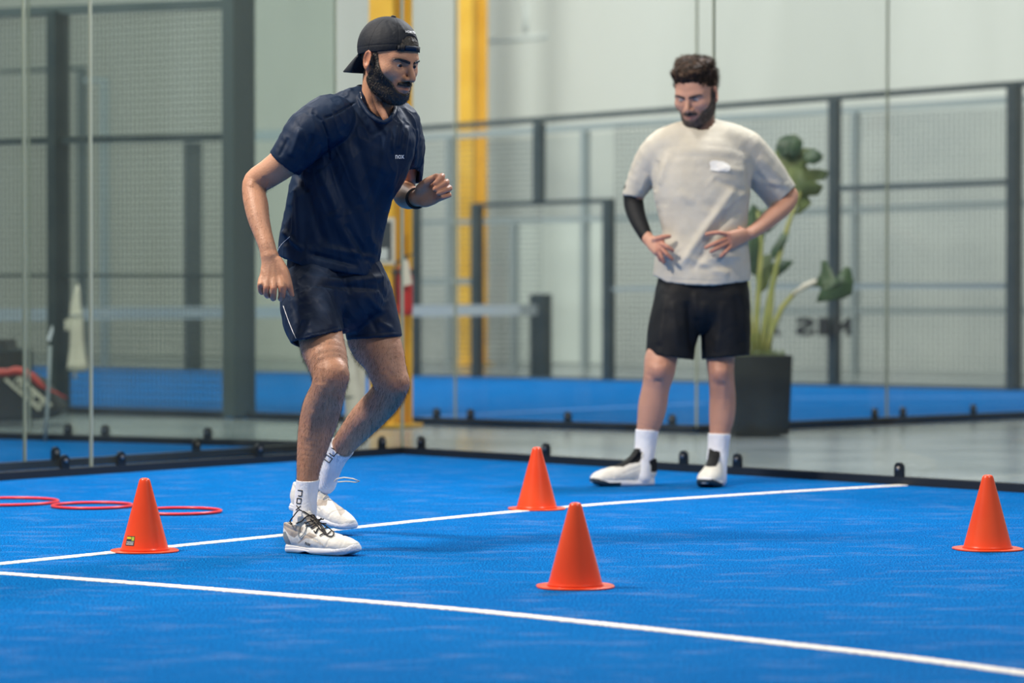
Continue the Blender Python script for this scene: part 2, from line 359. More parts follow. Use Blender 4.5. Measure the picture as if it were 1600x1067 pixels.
fence_wires(FA+nE*-.03, dE, nE, (pe(958, 400)-FA).dot(dE), L1, .05, 2.35, .05, .05, .0034, ff, M['wire'])
# second, paler fence further back
FC = FA-nE*2.5; pg = plane_pt(FC, nE); fg = empty('court_fence', tuple(pg(1100, 560))); fg.location.z = 0
tag(fg, 'paler grey fence frame standing just behind the long far fence', 'fence')
for x0, x1, yt, yb in ((1330, 1341, 168, 600), (908, 920, 205, 585), (799, 808, 350, 582), (699, 708, 210, 580), (370, 378, 40, 570)):
    post_px(pg, x0, x1, yt, yb, .06, fg, M['steel3'], n=dE)
for a, b, h in (((560, 222), (1700, 148), 9), ((655, 348), (950, 342), 8), ((958, 342), (1700, 314), 10), ((1180, 486), (1700, 486), 9), ((655, 440), (740, 440), 10)):
    rail_px(pg, a, b, h, .05, fg, M['steel3'])
# sheet infill low panels and hall wall
WP = FA-nE*5.0; pw = plane_pt(WP, nE)
m = MB(); m.prism([WP+dE*-14-Z*.1, WP+dE*22-Z*.1, WP+dE*22+Z*9, WP+dE*-14+Z*9], -nE, .2); tag(m.build('wall_back', M['wall']), kind='structure')
m = MB(); a, b = pw(560, 235), pw(1750, 150)
m.prism([WP+dE*((a-WP).dot(dE))-Z*.05+nE*.03, WP+dE*((b-WP).dot(dE))-Z*.05+nE*.03, b+nE*.03, a+nE*.03], -nE, .03); tag(m.build('trim_2', M['wall_low']), kind='structure')
a, b = pw(812, 350), pw(946, 346)
m = MB(); m.prism([Vector((a.x, a.y, 0))+nE*.06, Vector((b.x, b.y, 0))+nE*.06, b+nE*.06, a+nE*.06], -nE, .03); tag(m.build('door_1', M['door_panel']), kind='structure')
# pale pipe bracket high on the wall
m = MB(); m.tube([pw(822, 4), pw(822, 50)], .035, 8); m.tube([pw(750, 64), pw(812, 60), pw(855, 56)], .035, 8)
for i in range(1): pass
o = m.build('wall_pipe', M['tape'], None, True); tag(o, 'thin pale conduit pipe on the hall wall, right of the second yellow column', 'pipe')
m = MB(); m.prism([WP+dE*-14+Z*8.9, WP+dE*-14+Z*9.0, WP+dE*-13.99+Z*9], nE, .01)
# ------------------------------------------------------------------ columns
def h_column(px, py, wU, wV, h, label, m1, m2, yaw=A, D=None):
    b = fl(px, py) if D is None else atd(px, 452, D); b.z = 0
    root = empty('steel_column', tuple(b)); tag(root, label, 'column')
    e1 = Vector((math.cos(yaw), -math.sin(yaw), 0)); e2 = Vector((-math.sin(yaw), -math.cos(yaw), 0)); t = .02
    for sgn in (-1, 1):
        m = MB(); m.obox(b+e1*(sgn*wU/2)+Z*h/2, e1, e2, Z, t/2, wV/2, h/2); m.build('flange', m1, root)
    m = MB(); m.obox(b+Z*h/2, e1, e2, Z, wU/2, t/2, h/2); m.build('web', m2, root)
    m = MB(); m.obox(b+Z*.006, e1, e2, Z, wU/2+.05, wV/2+.05, .01); m.build('base_plate', m1, root)
    return root, b, e1, e2
yV = A+math.pi/2
root, cb, e1, e2 = h_column(611, 665, .17, .19, 8.5, 'thick yellow steel column right behind the glass corner, rising behind the leaning man', M['yellow'], M['yellow'], yaw=yV)
colA = cb
h_column(739, 590, .26, .20, 8.5, 'yellow steel column further back, right of the thick one, beyond the far court net', M['yellow'], M['yellow'], yaw=yV, D=33.2)
# extinguisher hanging on the column side, notice and paper
nU = U
p = atd(632, 440, cb.y-.16); pc = Vector((p.x, p.y, p.z))
e = empty('fire_extinguisher', tuple(pc-Z*.25)); tag(e, 'red fire extinguisher hanging low on the thick yellow column', 'fire extinguisher')
q = pc-Z*.02
m = MB(); m.lathe(q-Z*.19, [(.03, 0), (.05, .012), (.052, .05), (.052, .24), (.042, .29), (.02, .32)], 20); m.build('cylinder_body', M['red'], e, True)
m = MB(); m.lathe(q+Z*.13, [(.018, 0), (.018, .03), (.010, .045)], 12); m.build('valve', M['steel'], e, True)
m = MB(); m.bar(q+Z*.175-U*.01, q+Z*.185+U*.06, .015, .008); m.build('handle', M['steel'], e)
m = MB(); m.tube([q+Z*.15+V*.02, q+Z*.14+V*.08, q+V*.085, q-Z*.12+V*.07], .008, 8); m.build('hose', M['rubber'], e, True)
m = MB(); m.bar(q+Z*.08-V*.055, q+Z*.08+V*.055, .12, .02); m.build('wall_bracket', M['steel'], e)
pa = lambda x, y, dd=.0: atd(x, y, cb.y-.19-dd)
m = MB(); m.prism([pa(590, 345), pa(613, 345), pa(613, 409), pa(590, 409)], Vector((0, 1, 0)), .012); o = m.build('notice_board', M['dark']); tag(o, 'dark framed notice fixed on the yellow column beside the leaning man\'s waist', 'notice')
m = MB()
for (x0, y0, x1, y1) in ((586, 340, 617, 346), (586, 408, 617, 413), (612, 346, 617, 408), (586, 346, 590, 408)):
    m.prism([pa(x0, y0, .008), pa(x1, y0, .008), pa(x1, y1, .008), pa(x0, y1, .008)], Vector((0, 1, 0)), .012)
m.build('frame', M['cream'], o)
m = MB(); m.prism([pa(592, 388, .006), pa(606, 388, .006), pa(606, 406, .006), pa(592, 406, .006)], Vector((0, 1, 0)), .005); m.build('note', M['tape'], o)
pb = lambda x, y: atd(x, y, cb.y-.25)
m = MB(); m.prism([pb(628, 404), pb(638, 407), pb(644, 444), pb(626, 448)], Vector((0, 1, 0)), .006); o = m.build('hanging_card', M['paper']); tag(o, 'cream paper card hanging in front of the red extinguisher', 'card')
# pale rolled canvas leaning by the column, seen between the legs
rt = empty('canvas_roll', tuple(fl(556, 676))); tag(rt, 'pale rolled canvas standing on the aisle floor, seen between the leaning man\'s legs', 'canvas roll')
D0 = fl(556, 676).y
m = MB(); m.tube([atd(545, y, D0)+Vector((x, 0, 0)) for y, x in ((678, .02), (640, .03), (600, .01), (560, -.01), (520, -.02), (470, -.02))], [.045, .05, .052, .05, .048, .045], 14); m.build('roll', M['cream'], rt, True)
m = MB(); m.tube([atd(563, y, D0+.05) for y in (678, 600, 520, 468)], [.03, .034, .034, .03], 12); m.build('inner_roll', M['cream'], rt, True)
for y in (500, 620):
    m = MB(); m.tube([atd(546, y, D0)+Vector((.052*math.cos(k*math.pi/6), .052*math.sin(k*math.pi/6), 0)) for k in range(12)], .006, 6, closed=True); m.build('strap', M['steel2'], rt, True)
# ------------------------------------------------------------------ far court net
PN = fl(845, 590); pole_h = (590-459)*PN.y/F
nt_ = empty('court_net', tuple(PN)); tag(nt_, 'long tennis-style net with white top band across the far blue court', 'net')
m = MB(); m.bar(PN, PN+Z*pole_h, .185, .12, up=V); m.build('net_post', M['steel'], nt_, bevel=.01)
NE = PN+V*7.6
tb = .70; m = MB()
for a, b in ((PN+V*.05, NE),): m.bar(a+Z*(tb-.05), b+Z*(tb-.05), .02, .10)
m.build('net_tape', M['tape'], nt_)
fence_wires(PN, V, U, .05, 7.6, .04, tb-.1, .045, .045, .0016, nt_, M['netting'])
# ------------------------------------------------------------------ folded cream umbrella hanging from the fence rail
nFh = nF
pu = lambda x, y: onp(x, y, C2+nF*.12, nF)
un = empty('hanging_umbrella', tuple(pu(121, 590))); tag(un, 'folded cream umbrella hanging point up on the wire fence, left', 'umbrella')
def folded(profile, mt, name, par, amp=.12, n=48, nf=7):
    vs = []; fs = []
    for i, (xa, xb, y) in enumerate(profile):
        c = pu((xa+xb)/2, y); r = (xb-xa)/2*c.y/F/abs(dF.x)*.9
        for k in range(n):
            t = 2*math.pi*k/n; rr = r*(1+amp*math.sin(nf*t+i*.15))
            vs.append(c+dF*(rr*math.cos(t))+nF*(rr*.55*math.sin(t)))
    for i in range(len(profile)-1):
        for k in range(n): fs.append((i*n+k, i*n+(k+1) % n, (i+1)*n+(k+1) % n, (i+1)*n+k))
    m = MB(); m.add(vs, fs+[tuple(range(n)), tuple((len(profile)-1)*n+k for k in range(n))[::-1]]); return m.build(name, mt, par, True)
folded([(120, 123, 444), (117, 125, 453), (113, 126, 465), (110, 127, 478), (108, 129, 492), (108, 130, 500), (109, 131, 525), (108, 133, 548), (105, 136, 568), (103, 139, 577), (112, 130, 580)], M['cream'], 'canopy', un)
m = MB(); c = pu(119, 493); m.tube([c+dF*(.05*math.cos(k*math.pi/8))+nF*(.03*math.sin(k*math.pi/8)) for k in range(16)], .006, 6, closed=True); m.build('closing_strap', M['steel3'], un, True)
m = MB(); m.tube([pu(117, 578), pu(117, 592)], [.014, .008], 8); m.build('tip', M['cream'], un, True)
m = MB(); m.tube([pu(121, 446), pu(128, 436), pu(135, 430)], .004, 6); m.build('hanging_cord', M['steel'], un, True)
m = MB(); m.prism([pu(104, 500), pu(110, 498), pu(110, 514), pu(105, 516)], nF, .02); m.build('flap', M['cream'], un)
# thin pale pole leaning by the bag
m = MB(); a = fl(70, 690); m.tube([a, atd(73, 650, a.y), atd(76, 600, a.y+.02), atd(78, 540, a.y+.03)], .011, 8); o = m.build('pole', M['steel3'], None, True); tag(o, 'thin grey pole standing just right of the racket bag', 'pole')
m = MB(); m.prism([atd(73, 530, a.y), atd(81, 508, a.y), atd(83, 516, a.y), atd(78, 534, a.y)], Vector((0, 1, 0)), .02); m.build('white_tag', M['tape'], o)
# ------------------------------------------------------------------ racket bag on a dark crate
DB = fl(40, 662).y
pbg = lambda x, y, d=0: atd(x, y, DB+d)
bg_ = empty('racket_bag', tuple(fl(45, 662))); tag(bg_, 'black racket bag with red trim and a pale lettered strip at far left', 'bag')
prof = [(-60, 600), (-20, 589), (0, 584), (22, 580), (45, 584), (62, 592), (80, 612), (100, 640), (88, 652), (66, 655), (40, 658), (-60, 660)]
m = MB(); m.prism([pbg(x, y, -.13) for x, y in prof], Vector((0, 1, 0)), .26); m.build('bag_body', M['bagblack'], bg_, bevel=.03)
m = MB(); m.tube([pbg(x, y, -.13) for x, y in ((-60, 597), (-20, 586), (0, 582), (12, 582), (25, 579), (36, 581), (50, 588), (64, 602), (70, 606))], [.022, .022, .024, .022, .026, .026, .024, .018, .01], 8); m.build('red_piping', M['bagred'], bg_, True)
m = MB(); m.tube([pbg(x, y, -.14) for x, y in ((70, 606), (85, 612), (104, 622))], .006, 6); m.build('strap', M['bagred'], bg_, True)
for a, b in (((8, 592), (62, 640)), ((30, 590), (80, 634))):
    m = MB(); m.bar(pbg(*a, -.15), pbg(*b, -.15), .01, .020); m.build('pale_stripe', M['cream'], bg_)
me = text_mesh('NOX.X', .085, .002, .002)
pa_, pb_ = pbg(22, 590, -.16), pbg(70, 638, -.16); d_ = (pb_-pa_).normalized(); u_ = Vector((-d_.z, 0, d_.x)); u_ = u_ if u_.z > 0 else -u_
cmid = (pa_+pb_)/2-u_*.0
place_mesh(me, lambda c: cmid+d_*c.x*.9+u_*c.y*.75-Vector((0, 1, 0))*c.z); link('lettering', me, M['cream'], bg_)
cr = empty('equipment_crate', tuple(fl(8, 664))); tag(cr, 'dark equipment crate behind the racket bag at the left edge', 'crate')
m = MB(); m.prism([pbg(-60, 530, .25), pbg(8, 530, .25), pbg(12, 546, .25), pbg(36, 547, .25), pbg(36, 655, .25), pbg(-60, 655, .25)], Vector((0, 1, 0)), .4); m.build('crate_body', M['bagblack'], cr, bevel=.01)
m = MB(); m.bar(pbg(-60, 548, .24), pbg(37, 548, .24), .02, .02); m.build('rim', M['steel'], cr)
# ------------------------------------------------------------------ planter with broad-leaved plant
BP = fl(1192, 680); e = empty('planter', tuple(BP)); tag(e, 'black square planter holding a tall broad-leaved plant, right of the standing man', 'planter')
s_ = 92*BP.y/F/2; hgt = (681-556)*BP.y/F
m = MB(); cs, sn = math.cos(.12), math.sin(.12); ex, ey = Vector((cs, sn, 0)), Vector((-sn, cs, 0)); c = BP+ey*s_
vs = []
for r_, z in ((s_*.93, 0), (s_*1.03, hgt), (s_*.95, hgt), (s_*.93, hgt-.05)):
    vs += [c+ex*(i*r_)+ey*(j*r_)+Z*z for i, j in ((-1, -1), (1, -1), (1, 1), (-1, 1))]
m.add(vs, [(3, 2, 1, 0)]+[(a*4+i, a*4+(i+1) % 4, a*4+4+(i+1) % 4, a*4+4+i) for a in range(3) for i in range(4)]); m.build('pot', M['pot'], e, bevel=.012)
m = MB(); m.prism([c+ex*(i*s_*.94)+ey*(j*s_*.94)+Z*(hgt-.06) for i, j in ((-1, -1), (1, -1), (1, 1), (-1, 1))], Z, .035); m.build('soil', M['soil'], e)
rnd = random.Random(5); m = MB()
for i in range(260):
    p = c+ex*rnd.uniform(-.9, .9)*s_+ey*rnd.uniform(-.9, .9)*s_+Z*(hgt-.03); h = rnd.uniform(.03, .08); q = p+Vector((rnd.uniform(-.03, .03), rnd.uniform(-.03, .03), h)); w_ = Vector((rnd.uniform(-1, 1), rnd.uniform(-1, 1), 0)).normalized()*.009
    m.add([p-w_, p+w_, q], [(0, 1, 2)])
o = m.build('ground_cover', M['leaf2'], e); o['kind'] = 'stuff'
DP = c.y; pp_ = lambda x, y, d=0: atd(x, y, DP+d)
pl = empty('potted_plant', tuple(c+Z*(hgt-.03))); tag(pl, 'tall green plant with broad split leaves growing in the black planter', 'plant')
def stalk(pts, r0, r1, mt='stem'):
    P = [pp_(*p) for p in pts]; m = MB(); n = len(P); m.tube(P, [r0+(r1-r0)*i/(n-1) for i in range(n)], 8); m.build('stem', M[mt], pl, True)
stalk([(1190, 562), (1196, 500), (1212, 420), (1232, 350), (1250, 300)], .022, .010)
stalk([(1184, 562), (1182, 500), (1186, 440), (1190, 380), (1184, 330)], .022, .008)
stalk([(1178, 562), (1172, 500), (1168, 440), (1160, 380)], .016, .008)
stalk([(1196, 560), (1206, 515), (1222, 480), (1244, 455), (1268, 444), (1284, 446)], .020, .010)
stalk([(1202, 560), (1204, 500), (1208, 450), (1215, 420)], .014, .008)
def leaf(outline, depth, mt, mid, curl=.05):
    """broad leaf from an outline (pixels), domed and folded along its midrib, with real thickness"""
    a, b = mid; P = [pp_(x, y, depth) for x, y in outline]; A_, B_ = pp_(*a, depth), pp_(*b, depth); cen = (A_+B_)/2
    bm = bmesh.new(); ax = (B_-A_).normalized(); L = (B_-A_).length
    k = len(P); rings = 5; vs = [[] for _ in range(rings)]
    for j in range(rings):
        f = 1-j/(rings-.0)
        for q in P:
            t = max(0, min(1, (q-A_).dot(ax)/L)); base = A_+ax*(t*L); v = base+(q-base)*f
            d = (v-base).length; v = v+Vector((0, 1, 0))*(d*.38-curl*math.sin(t*3.1)*.8+.014*math.sin(q.x*70)+.01*math.sin(q.z*55)); vs[j].append(bm.verts.new(v))
    for j in range(rings-1):
        for i in range(k): bm.faces.new((vs[j][i], vs[j][(i+1) % k], vs[j+1][(i+1) % k], vs[j+1][i]))
    bm.faces.new(vs[-1])
    me = bpy.data.meshes.new('leaf'); bm.to_mesh(me); bm.free(); o = link('leaf', me, M[mt], pl, True)
    so = o.modifiers.new('thick', 'SOLIDIFY'); so.thickness = .004; return o
leaf([(1250, 322), (1236, 300), (1222, 268), (1212, 240), (1216, 222), (1228, 212), (1244, 210), (1254, 220), (1252, 246), (1262, 232), (1278, 236), (1290, 246), (1276, 252), (1258, 258), (1266, 266), (1280, 264), (1296, 268), (1290, 280), (1272, 284), (1288, 290), (1280, 304), (1262, 304), (1268, 318), (1252, 332), (1240, 336)], .02, 'leaf2', ((1246, 334), (1238, 214)))
leaf([(1222, 246), (1212, 232), (1216, 218), (1230, 211), (1246, 213), (1254, 224), (1250, 240), (1238, 250), (1230, 240)], -.06, 'leaf', ((1228, 250), (1238, 212)))
leaf([(1256, 250), (1258, 238), (1270, 232), (1284, 240), (1284, 250), (1270, 258)], -.05, 'leaf', ((1256, 252), (1284, 242)))
leaf([(1284, 450), (1276, 438), (1284, 425), (1284, 408), (1292, 408), (1298, 420), (1304, 436), (1312, 428), (1322, 416), (1330, 420), (1334, 440), (1332, 460), (1318, 466), (1296, 470), (1276, 472)], -.05, 'leaf', ((1282, 452), (1320, 440)))
leaf([(1204, 392), (1214, 376), (1222, 364), (1234, 360), (1228, 376), (1218, 394), (1208, 406)], 0, 'leaf', ((1206, 402), (1232, 362)))
leaf([(1206, 428), (1206, 412), (1222, 406), (1240, 408), (1230, 420), (1216, 432)], .03, 'leaf', ((1206, 426), (1240, 408)))
leaf([(1168, 420), (1158, 380), (1164, 340), (1176, 318), (1190, 330), (1196, 360), (1190, 400), (1180, 430)], .05, 'leaf', ((1174, 428), (1178, 320)))
leaf([(1186, 350), (1190, 330), (1204, 320), (1220, 330), (1214, 350), (1200, 364)], .07, 'leaf', ((1190, 360), (1208, 322)))
leaf([(1186, 460), (1180, 430), (1192, 400), (1206, 396), (1206, 424), (1198, 450)], .08, 'leaf2', ((1188, 458), (1202, 398)))
m = MB(); m.tube([pp_(1238, 460, -.02), pp_(1256, 447, -.03), pp_(1272, 440, -.03), pp_(1286, 440, -.03)], [.008, .016, .016, .006], 8); m.build('bud_sheath', M['cream'], pl, True)
# dark lettering on the far fence, seen reversed through it
lr = empty('fence_lettering', tuple(pe(1270, 606)))
for ch, xc, wp in (('X', 1219, 11), ('S', 1268, 15), ('I', 1297, 8), ('N', 1326, 13)):
    me = text_mesh(ch, 1.0, .02, .045); ws = [v.co.x for v in me.vertices]; hw = (max(ws)-min(ws))/2; mx = (max(ws)+min(ws))/2
    place_mesh(me, lambda c: pe(xc-(c.x-mx)/hw*wp, 512-(c.y/.36)*13)+nE*(.10+c.z*.5)); me.flip_normals(); link('letter', me, M['lettering'], lr)
o = lr; tag(o, 'row of dark reversed letters on the far fence right of the planter', 'lettering')
# ------------------------------------------------------------------ training cones
def cone(base_px, h_px, label, yaw=0, sticker=False):
    p = fl(*base_px); s = h_px*p.y/F; p = p+Vector((0, s*.36, 0)); root = empty('training_cone', tuple(p)); tag(root, label, 'cone', None)
    k = s/.235
    prof = [(.0845, .010), (.080, .014), (.0765, .022)]
    n = 56; vs = []; rnd = random.Random(3); prof = [(.080, .0045), (.0755, .010)]+[(.0755+(.0185-.0755)*t, .010+(.224-.010)*t) for t in (.03, .1, .25, .4, .55, .7, .85, .97)]+[(.0178, .2262), (.0160, .2305), (.0125, .2335), (.0075, .235), (.0070, .2335), (.0065, .228)]
    m = MB(); m.lathe(p, [(r*k, z*k) for r, z in prof], n, cap=True); m.build('cone_body', M['orange'], root, True)
    # square flange with cut corners
    f = MB(); R = .107*k; c_ = .34
    pts = []
    for a in range(8):
        t = math.pi/4*a+math.pi/8+yaw; pts.append(p+Vector((math.cos(t), math.sin(t), 0))*R*1.02)
    pts = [p+Vector((math.cos(2*math.pi*a/40+yaw), math.sin(2*math.pi*a/40+yaw), 0))*R*(1+.06*abs(math.sin(2*(2*math.pi*a/40)))**.8) for a in range(40)]
    f.prism([q+Z*.0005 for q in pts], Z, .0045*k); o = f.build('base_flange', M['orange'], root, bevel=.0012)
    if sticker:
        def cyl(c, off=.0006):
            ang = math.radians(-90-36)+c.x/.062; z = c.y+.038; r = (.0755+(.0185-.0755)*((z-.010)/.214))*k+off+c.z
            return p+Vector((math.cos(ang)*r, math.sin(ang)*r, z*k))
        def patch(x0, y0, x1, y1, mt, off, name, par):
            vs = []; fs = []; nx = 8
            for i in range(nx+1):
                for y in (y0, y1): vs.append(cyl(Vector((x0+(x1-x0)*i/nx, y, 0)), off))
            for i in range(nx): fs.append((2*i, 2*i+2, 2*i+3, 2*i+1))
            m = MB(); m.add(vs, fs); return m.build(name, mt, par)
        w = patch(-.016, -.015, .016, .015, M['dark'], .0006, 'sticker', root)
        patch(-.0145, .006, .004, .0125, mat('sticker_yellow', (.8, .62, .02), .4), .001, 'yellow_band', w)
        patch(.006, .001, .0145, .013, mat('sticker_green', (.45, .6, .05), .4), .001, 'green_mark', w)
        patch(-.013, -.012, .014, -.002, M['tape'], .001, 'white_field', w)
        me = text_mesh('SPORTS', .0085, .0001); place_mesh(me, lambda c: cyl(c+Vector((0, -.007, 0)), .0014)); link('lettering', me, M['dark'], w)
    return root
cone((221, 865), 116, 'orange training cone with a small black and yellow sticker, beside the red rings', .2, True)
cone((839, 798), 98, 'orange training cone standing at the white line, furthest of the four', .1)
cone((900, 922), 134, 'orange training cone nearest the camera, alone in front of the line', .05)
cone((1550, 862), 118, 'orange training cone at the right edge of the photograph', .15)
# red rings lying on the turf
for (x0, x1, y0, y1, lb) in ((-70, 90, 779.5, 792.5, 'thin red ring lying flat on the turf, leftmost, cut by the frame'), (82, 207, 785.5, 799, 'thin red ring lying flat on the turf, left of the stickered cone'), (212, 345, 794, 808, 'thin red ring lying flat on the turf, right behind the stickered cone')):
    yc = (y0+y1)/2; c = fl((x0+x1)/2, yc); r = (x1-x0)/2*c.y/F; m = MB()
    m.tube([c+Vector((math.cos(t)*r, math.sin(t)*r, .0065)) for t in [2*math.pi*k/72 for k in range(72)]], .0058, 8, closed=True)
    o = m.build('agility_ring', M['ring'], None, True); tag(o, lb, 'ring')
# ------------------------------------------------------------------ implicit modelling: limbs as tapered sections, blended, then meshed
f32 = np.float32
def catmull(nodes, sub=4):
    n = len(nodes); out = []
    a = [np.array(x, float) for x in nodes]
    for i in range(n-1):
        p0 = a[max(i-1, 0)]; p1 = a[i]; p2 = a[i+1]; p3 = a[min(i+2, n-1)]
        for k in range(sub):
            t = k/sub; out.append(.5*((2*p1)+(p2-p0)*t+(2*p0-5*p1+4*p2-p3)*t*t+(3*p1-p0-3*p2+p3)*t**3))
    out.append(a[-1]); return np.array(out)
def smin(a, b, k):
    if k <= 0: return np.minimum(a, b)
    h = np.maximum(k-np.abs(a-b), 0)/k; return np.minimum(a, b)-h*h*k*.25
def smax(a, b, k): return -smin(-a, -b, k)
class Limb:
    """tapered elliptical chain: nodes (x,y,z,ra,rb); ra along 'side', rb across it"""
    def __init__(s, nodes, side=(1, 0, 0), sub=3, k=0):
        nd = catmull(nodes, sub) if len(nodes) > 2 and sub > 1 else np.array([np.array(x, float) for x in nodes])
        s.P = nd[:, :3]; s.R = nd[:, 3:5]; s.side = np.array(side, float); s.side /= np.linalg.norm(s.side)
        m = s.R.max(1)[:, None]; s.lo = (s.P-m).min(0); s.hi = (s.P+m).max(0)
    def __call__(s, X, c=None, rad=0):
        best = None
        for i in range(len(s.P)-1):
            a, b = s.P[i], s.P[i+1]; d = b-a; L2 = float(d@d)
            if c is not None:
                t = min(1, max(0, float((c-a)@d)/L2)); q = float(np.linalg.norm(c-a-d*t))-max(s.R[i].max(), s.R[i+1].max())
                if q > rad+.03 and best is not None: continue
                if q > rad+.10: continue
            w = X-a.astype(f32); t = np.clip((w@(d/L2).astype(f32)), 0, 1); w = w-t[:, None]*d.astype(f32)
            dn = d/math.sqrt(L2); sd = s.side-dn*(s.side@dn); nn = np.linalg.norm(sd); sd = sd/nn if nn > 1e-3 else np.array([0, 0, 1.])
            fw = np.cross(dn, sd); ra = (s.R[i, 0]+(s.R[i+1, 0]-s.R[i, 0])*t).astype(f32); rb = (s.R[i, 1]+(s.R[i+1, 1]-s.R[i, 1])*t).astype(f32)
            x = w@sd.astype(f32); y = w@fw.astype(f32); z = w@dn.astype(f32); rm = np.minimum(ra, rb)
            if np.allclose(ra, rb): dd = np.sqrt(x*x+y*y+z*z)-ra
            else:
                k0 = np.sqrt((x/ra)**2+(y/rb)**2+(z/rm)**2)+1e-9; k1 = np.sqrt((x/ra**2)**2+(y/rb**2)**2+(z/rm**2)**2)+1e-9; dd = k0*(k0-1)/k1
            best = dd if best is None else np.minimum(best, dd)
        return best
class Ell:
    """ellipsoid with frame rows (3 axes)"""
    def __init__(s, c, r, fr=None):
        s.c = np.array(c, float); s.r = np.array(r, float); s.fr = np.eye(3) if fr is None else np.array(fr, float); m = s.r.max(); s.lo = s.c-m; s.hi = s.c+m
    def __call__(s, X, c=None, rad=0):
        q = (X-s.c.astype(f32))@s.fr.T.astype(f32); r = s.r.astype(f32); k0 = np.sqrt(((q/r)**2).sum(1))+1e-9; k1 = np.sqrt(((q/(r*r))**2).sum(1))+1e-9
        return k0*(k0-1)/k1
class Half:
    """half-space cutter: negative below plane (keeps the side the normal points away from)"""
    def __init__(s, p, n): s.p = np.array(p, float); s.n = np.array(n, float)/np.linalg.norm(n); s.lo = -np.ones(3)*99; s.hi = np.ones(3)*99
    def __call__(s, X, c=None, rad=0): return ((X-s.p.astype(f32))@s.n.astype(f32))
class Fn:
    def __init__(s, f, lo, hi): s.f = f; s.lo = np.array(lo, float); s.hi = np.array(hi, float)
    def __call__(s, X, c=None, rad=0): return s.f(X)
class Grp:
    def __init__(s, items, k=.01, op='u'):
        s.it = items; s.k = k; s.op = op
        if op == 'u': s.lo = np.min([i.lo for i in items], 0); s.hi = np.max([i.hi for i in items], 0)
        else: s.lo, s.hi = items[0].lo, items[0].hi
    def __call__(s, X, c=None, rad=0):
        best = None
        for n, i in enumerate(s.it):
            if s.op == 'u' and c is not None:
                q = np.maximum(np.maximum(i.lo-c, c-i.hi), 0)
                if math.sqrt(float(q@q)) > rad+s.k+.012: continue
            d = i(X, c, rad)
            if d is None:
                if s.op == 'u': continue
                if s.op == 'sub' and n == 0: return None
                if s.op == 'int': return None
                continue
            if best is None: best = d
            elif s.op == 'u': best = smin(best, d, s.k)
            elif s.op == 'int': best = smax(best, d, s.k)
            else: best = smax(best, -d, s.k)
        return best
def sub_(a, *b, k=.002): return Grp([a]+list(b), k, 'sub')
def int_(*a, k=.002): return Grp(list(a), k, 'int')
from concurrent.futures import ThreadPoolExecutor
POOL = ThreadPoolExecutor(4)
def polygonise(field, h, name, lo=None, hi=None, B=24, smooth=1, disp=None):
    lo = np.array(field.lo if lo is None else lo, float)-2.2*h; hi = np.array(field.hi if hi is None else hi, float)+2.2*h
    n = np.ceil((hi-lo)/h).astype(int)+1; nb = np.ceil(n/B).astype(int); bs = B*h; rad = bs*.87+h
    g = np.arange(B+1); gx, gy, gz = np.meshgrid(g, g, g, indexing='ij'); loc = (np.stack([gx, gy, gz], -1).reshape(-1, 3)*h).astype(f32)
    keys = []; verts = []; quads = []; N = np.array(n, dtype=np.int64)+2*B
    enc = lambda I: (I[:, 0]*N[1]+I[:, 1])*N[2]+I[:, 2]
    E = [(0, 1), (2, 3), (4, 5), (6, 7), (0, 2), (1, 3), (4, 6), (5, 7), (0, 4), (1, 5), (2, 6), (3, 7)]
    co = np.array([(i, j, k) for i in (0, 1) for j in (0, 1) for k in (0, 1)])
    vals = {}
    def one(key):
        o = lo+np.array(key)*bs; c = o+bs/2
        v = field(c[None].astype(f32), c, 1e-3+rad)
        if v is None or abs(float(v[0])) > rad*1.9: return
        d = field(loc+o.astype(f32), c, rad)
        if d is None or d.min() > 0 or d.max() < 0: return
        return key, d.reshape(B+1, B+1, B+1)
    for r in POOL.map(one, [(i, j, k) for i in range(nb[0]) for j in range(nb[1]) for k in range(nb[2])]):
        if r: vals[r[0]] = r[1]
    for (bi, bj, bk), D in vals.items():
        o = lo+np.array([bi, bj, bk])*bs
        s8 = np.stack([D[i:B+i, j:B+j, k:B+k] for i, j, k in co], -1); neg = s8 < 0; act = neg.any(-1) & ~neg.all(-1)
        I = np.argwhere(act)
        if not len(I): continue
        s = s8[act]; pos = np.zeros((len(I), 3)); cnt = np.zeros(len(I))
        for a, b in E:
            sa, sb = s[:, a], s[:, b]; m = (sa < 0) != (sb < 0)
            if not m.any(): continue
            t = sa[m]/(sa[m]-sb[m]); pos[m] += co[a]+(co[b]-co[a])*t[:, None]; cnt[m] += 1
        G = I+np.array([bi, bj, bk])*B
        verts.append(o+(I+pos/cnt[:, None])*h); keys.append(enc(G))
        for ax in range(3):
            e = [0, 0, 0]; e[ax] = 1; A0 = D[:B, :B, :B]; A1 = D[e[0]:B+e[0], e[1]:B+e[1], e[2]:B+e[2]]
            J = np.argwhere((A0 < 0) != (A1 < 0))
            if not len(J): continue
            sg = A0[J[:, 0], J[:, 1], J[:, 2]] < 0; J = J+np.array([bi, bj, bk])*B
            u = np.zeros(3, int); w = np.zeros(3, int); u[(ax+1) % 3] = 1; w[(ax+2) % 3] = 1
            q = np.stack([enc(J), enc(J-u), enc(J-u-w), enc(J-w)], -1)
            q[~sg] = q[~sg][:, ::-1]; quads.append(q)
    K = np.concatenate(keys); Vt = np.concatenate(verts); Q = np.concatenate(quads)
    order = np.argsort(K); Ks = K[order]; ix = np.searchsorted(Ks, Q); ix = np.minimum(ix, len(Ks)-1); ok = (Ks[ix] == Q).all(1); F4 = order[ix[ok]]
    return Vt, F4
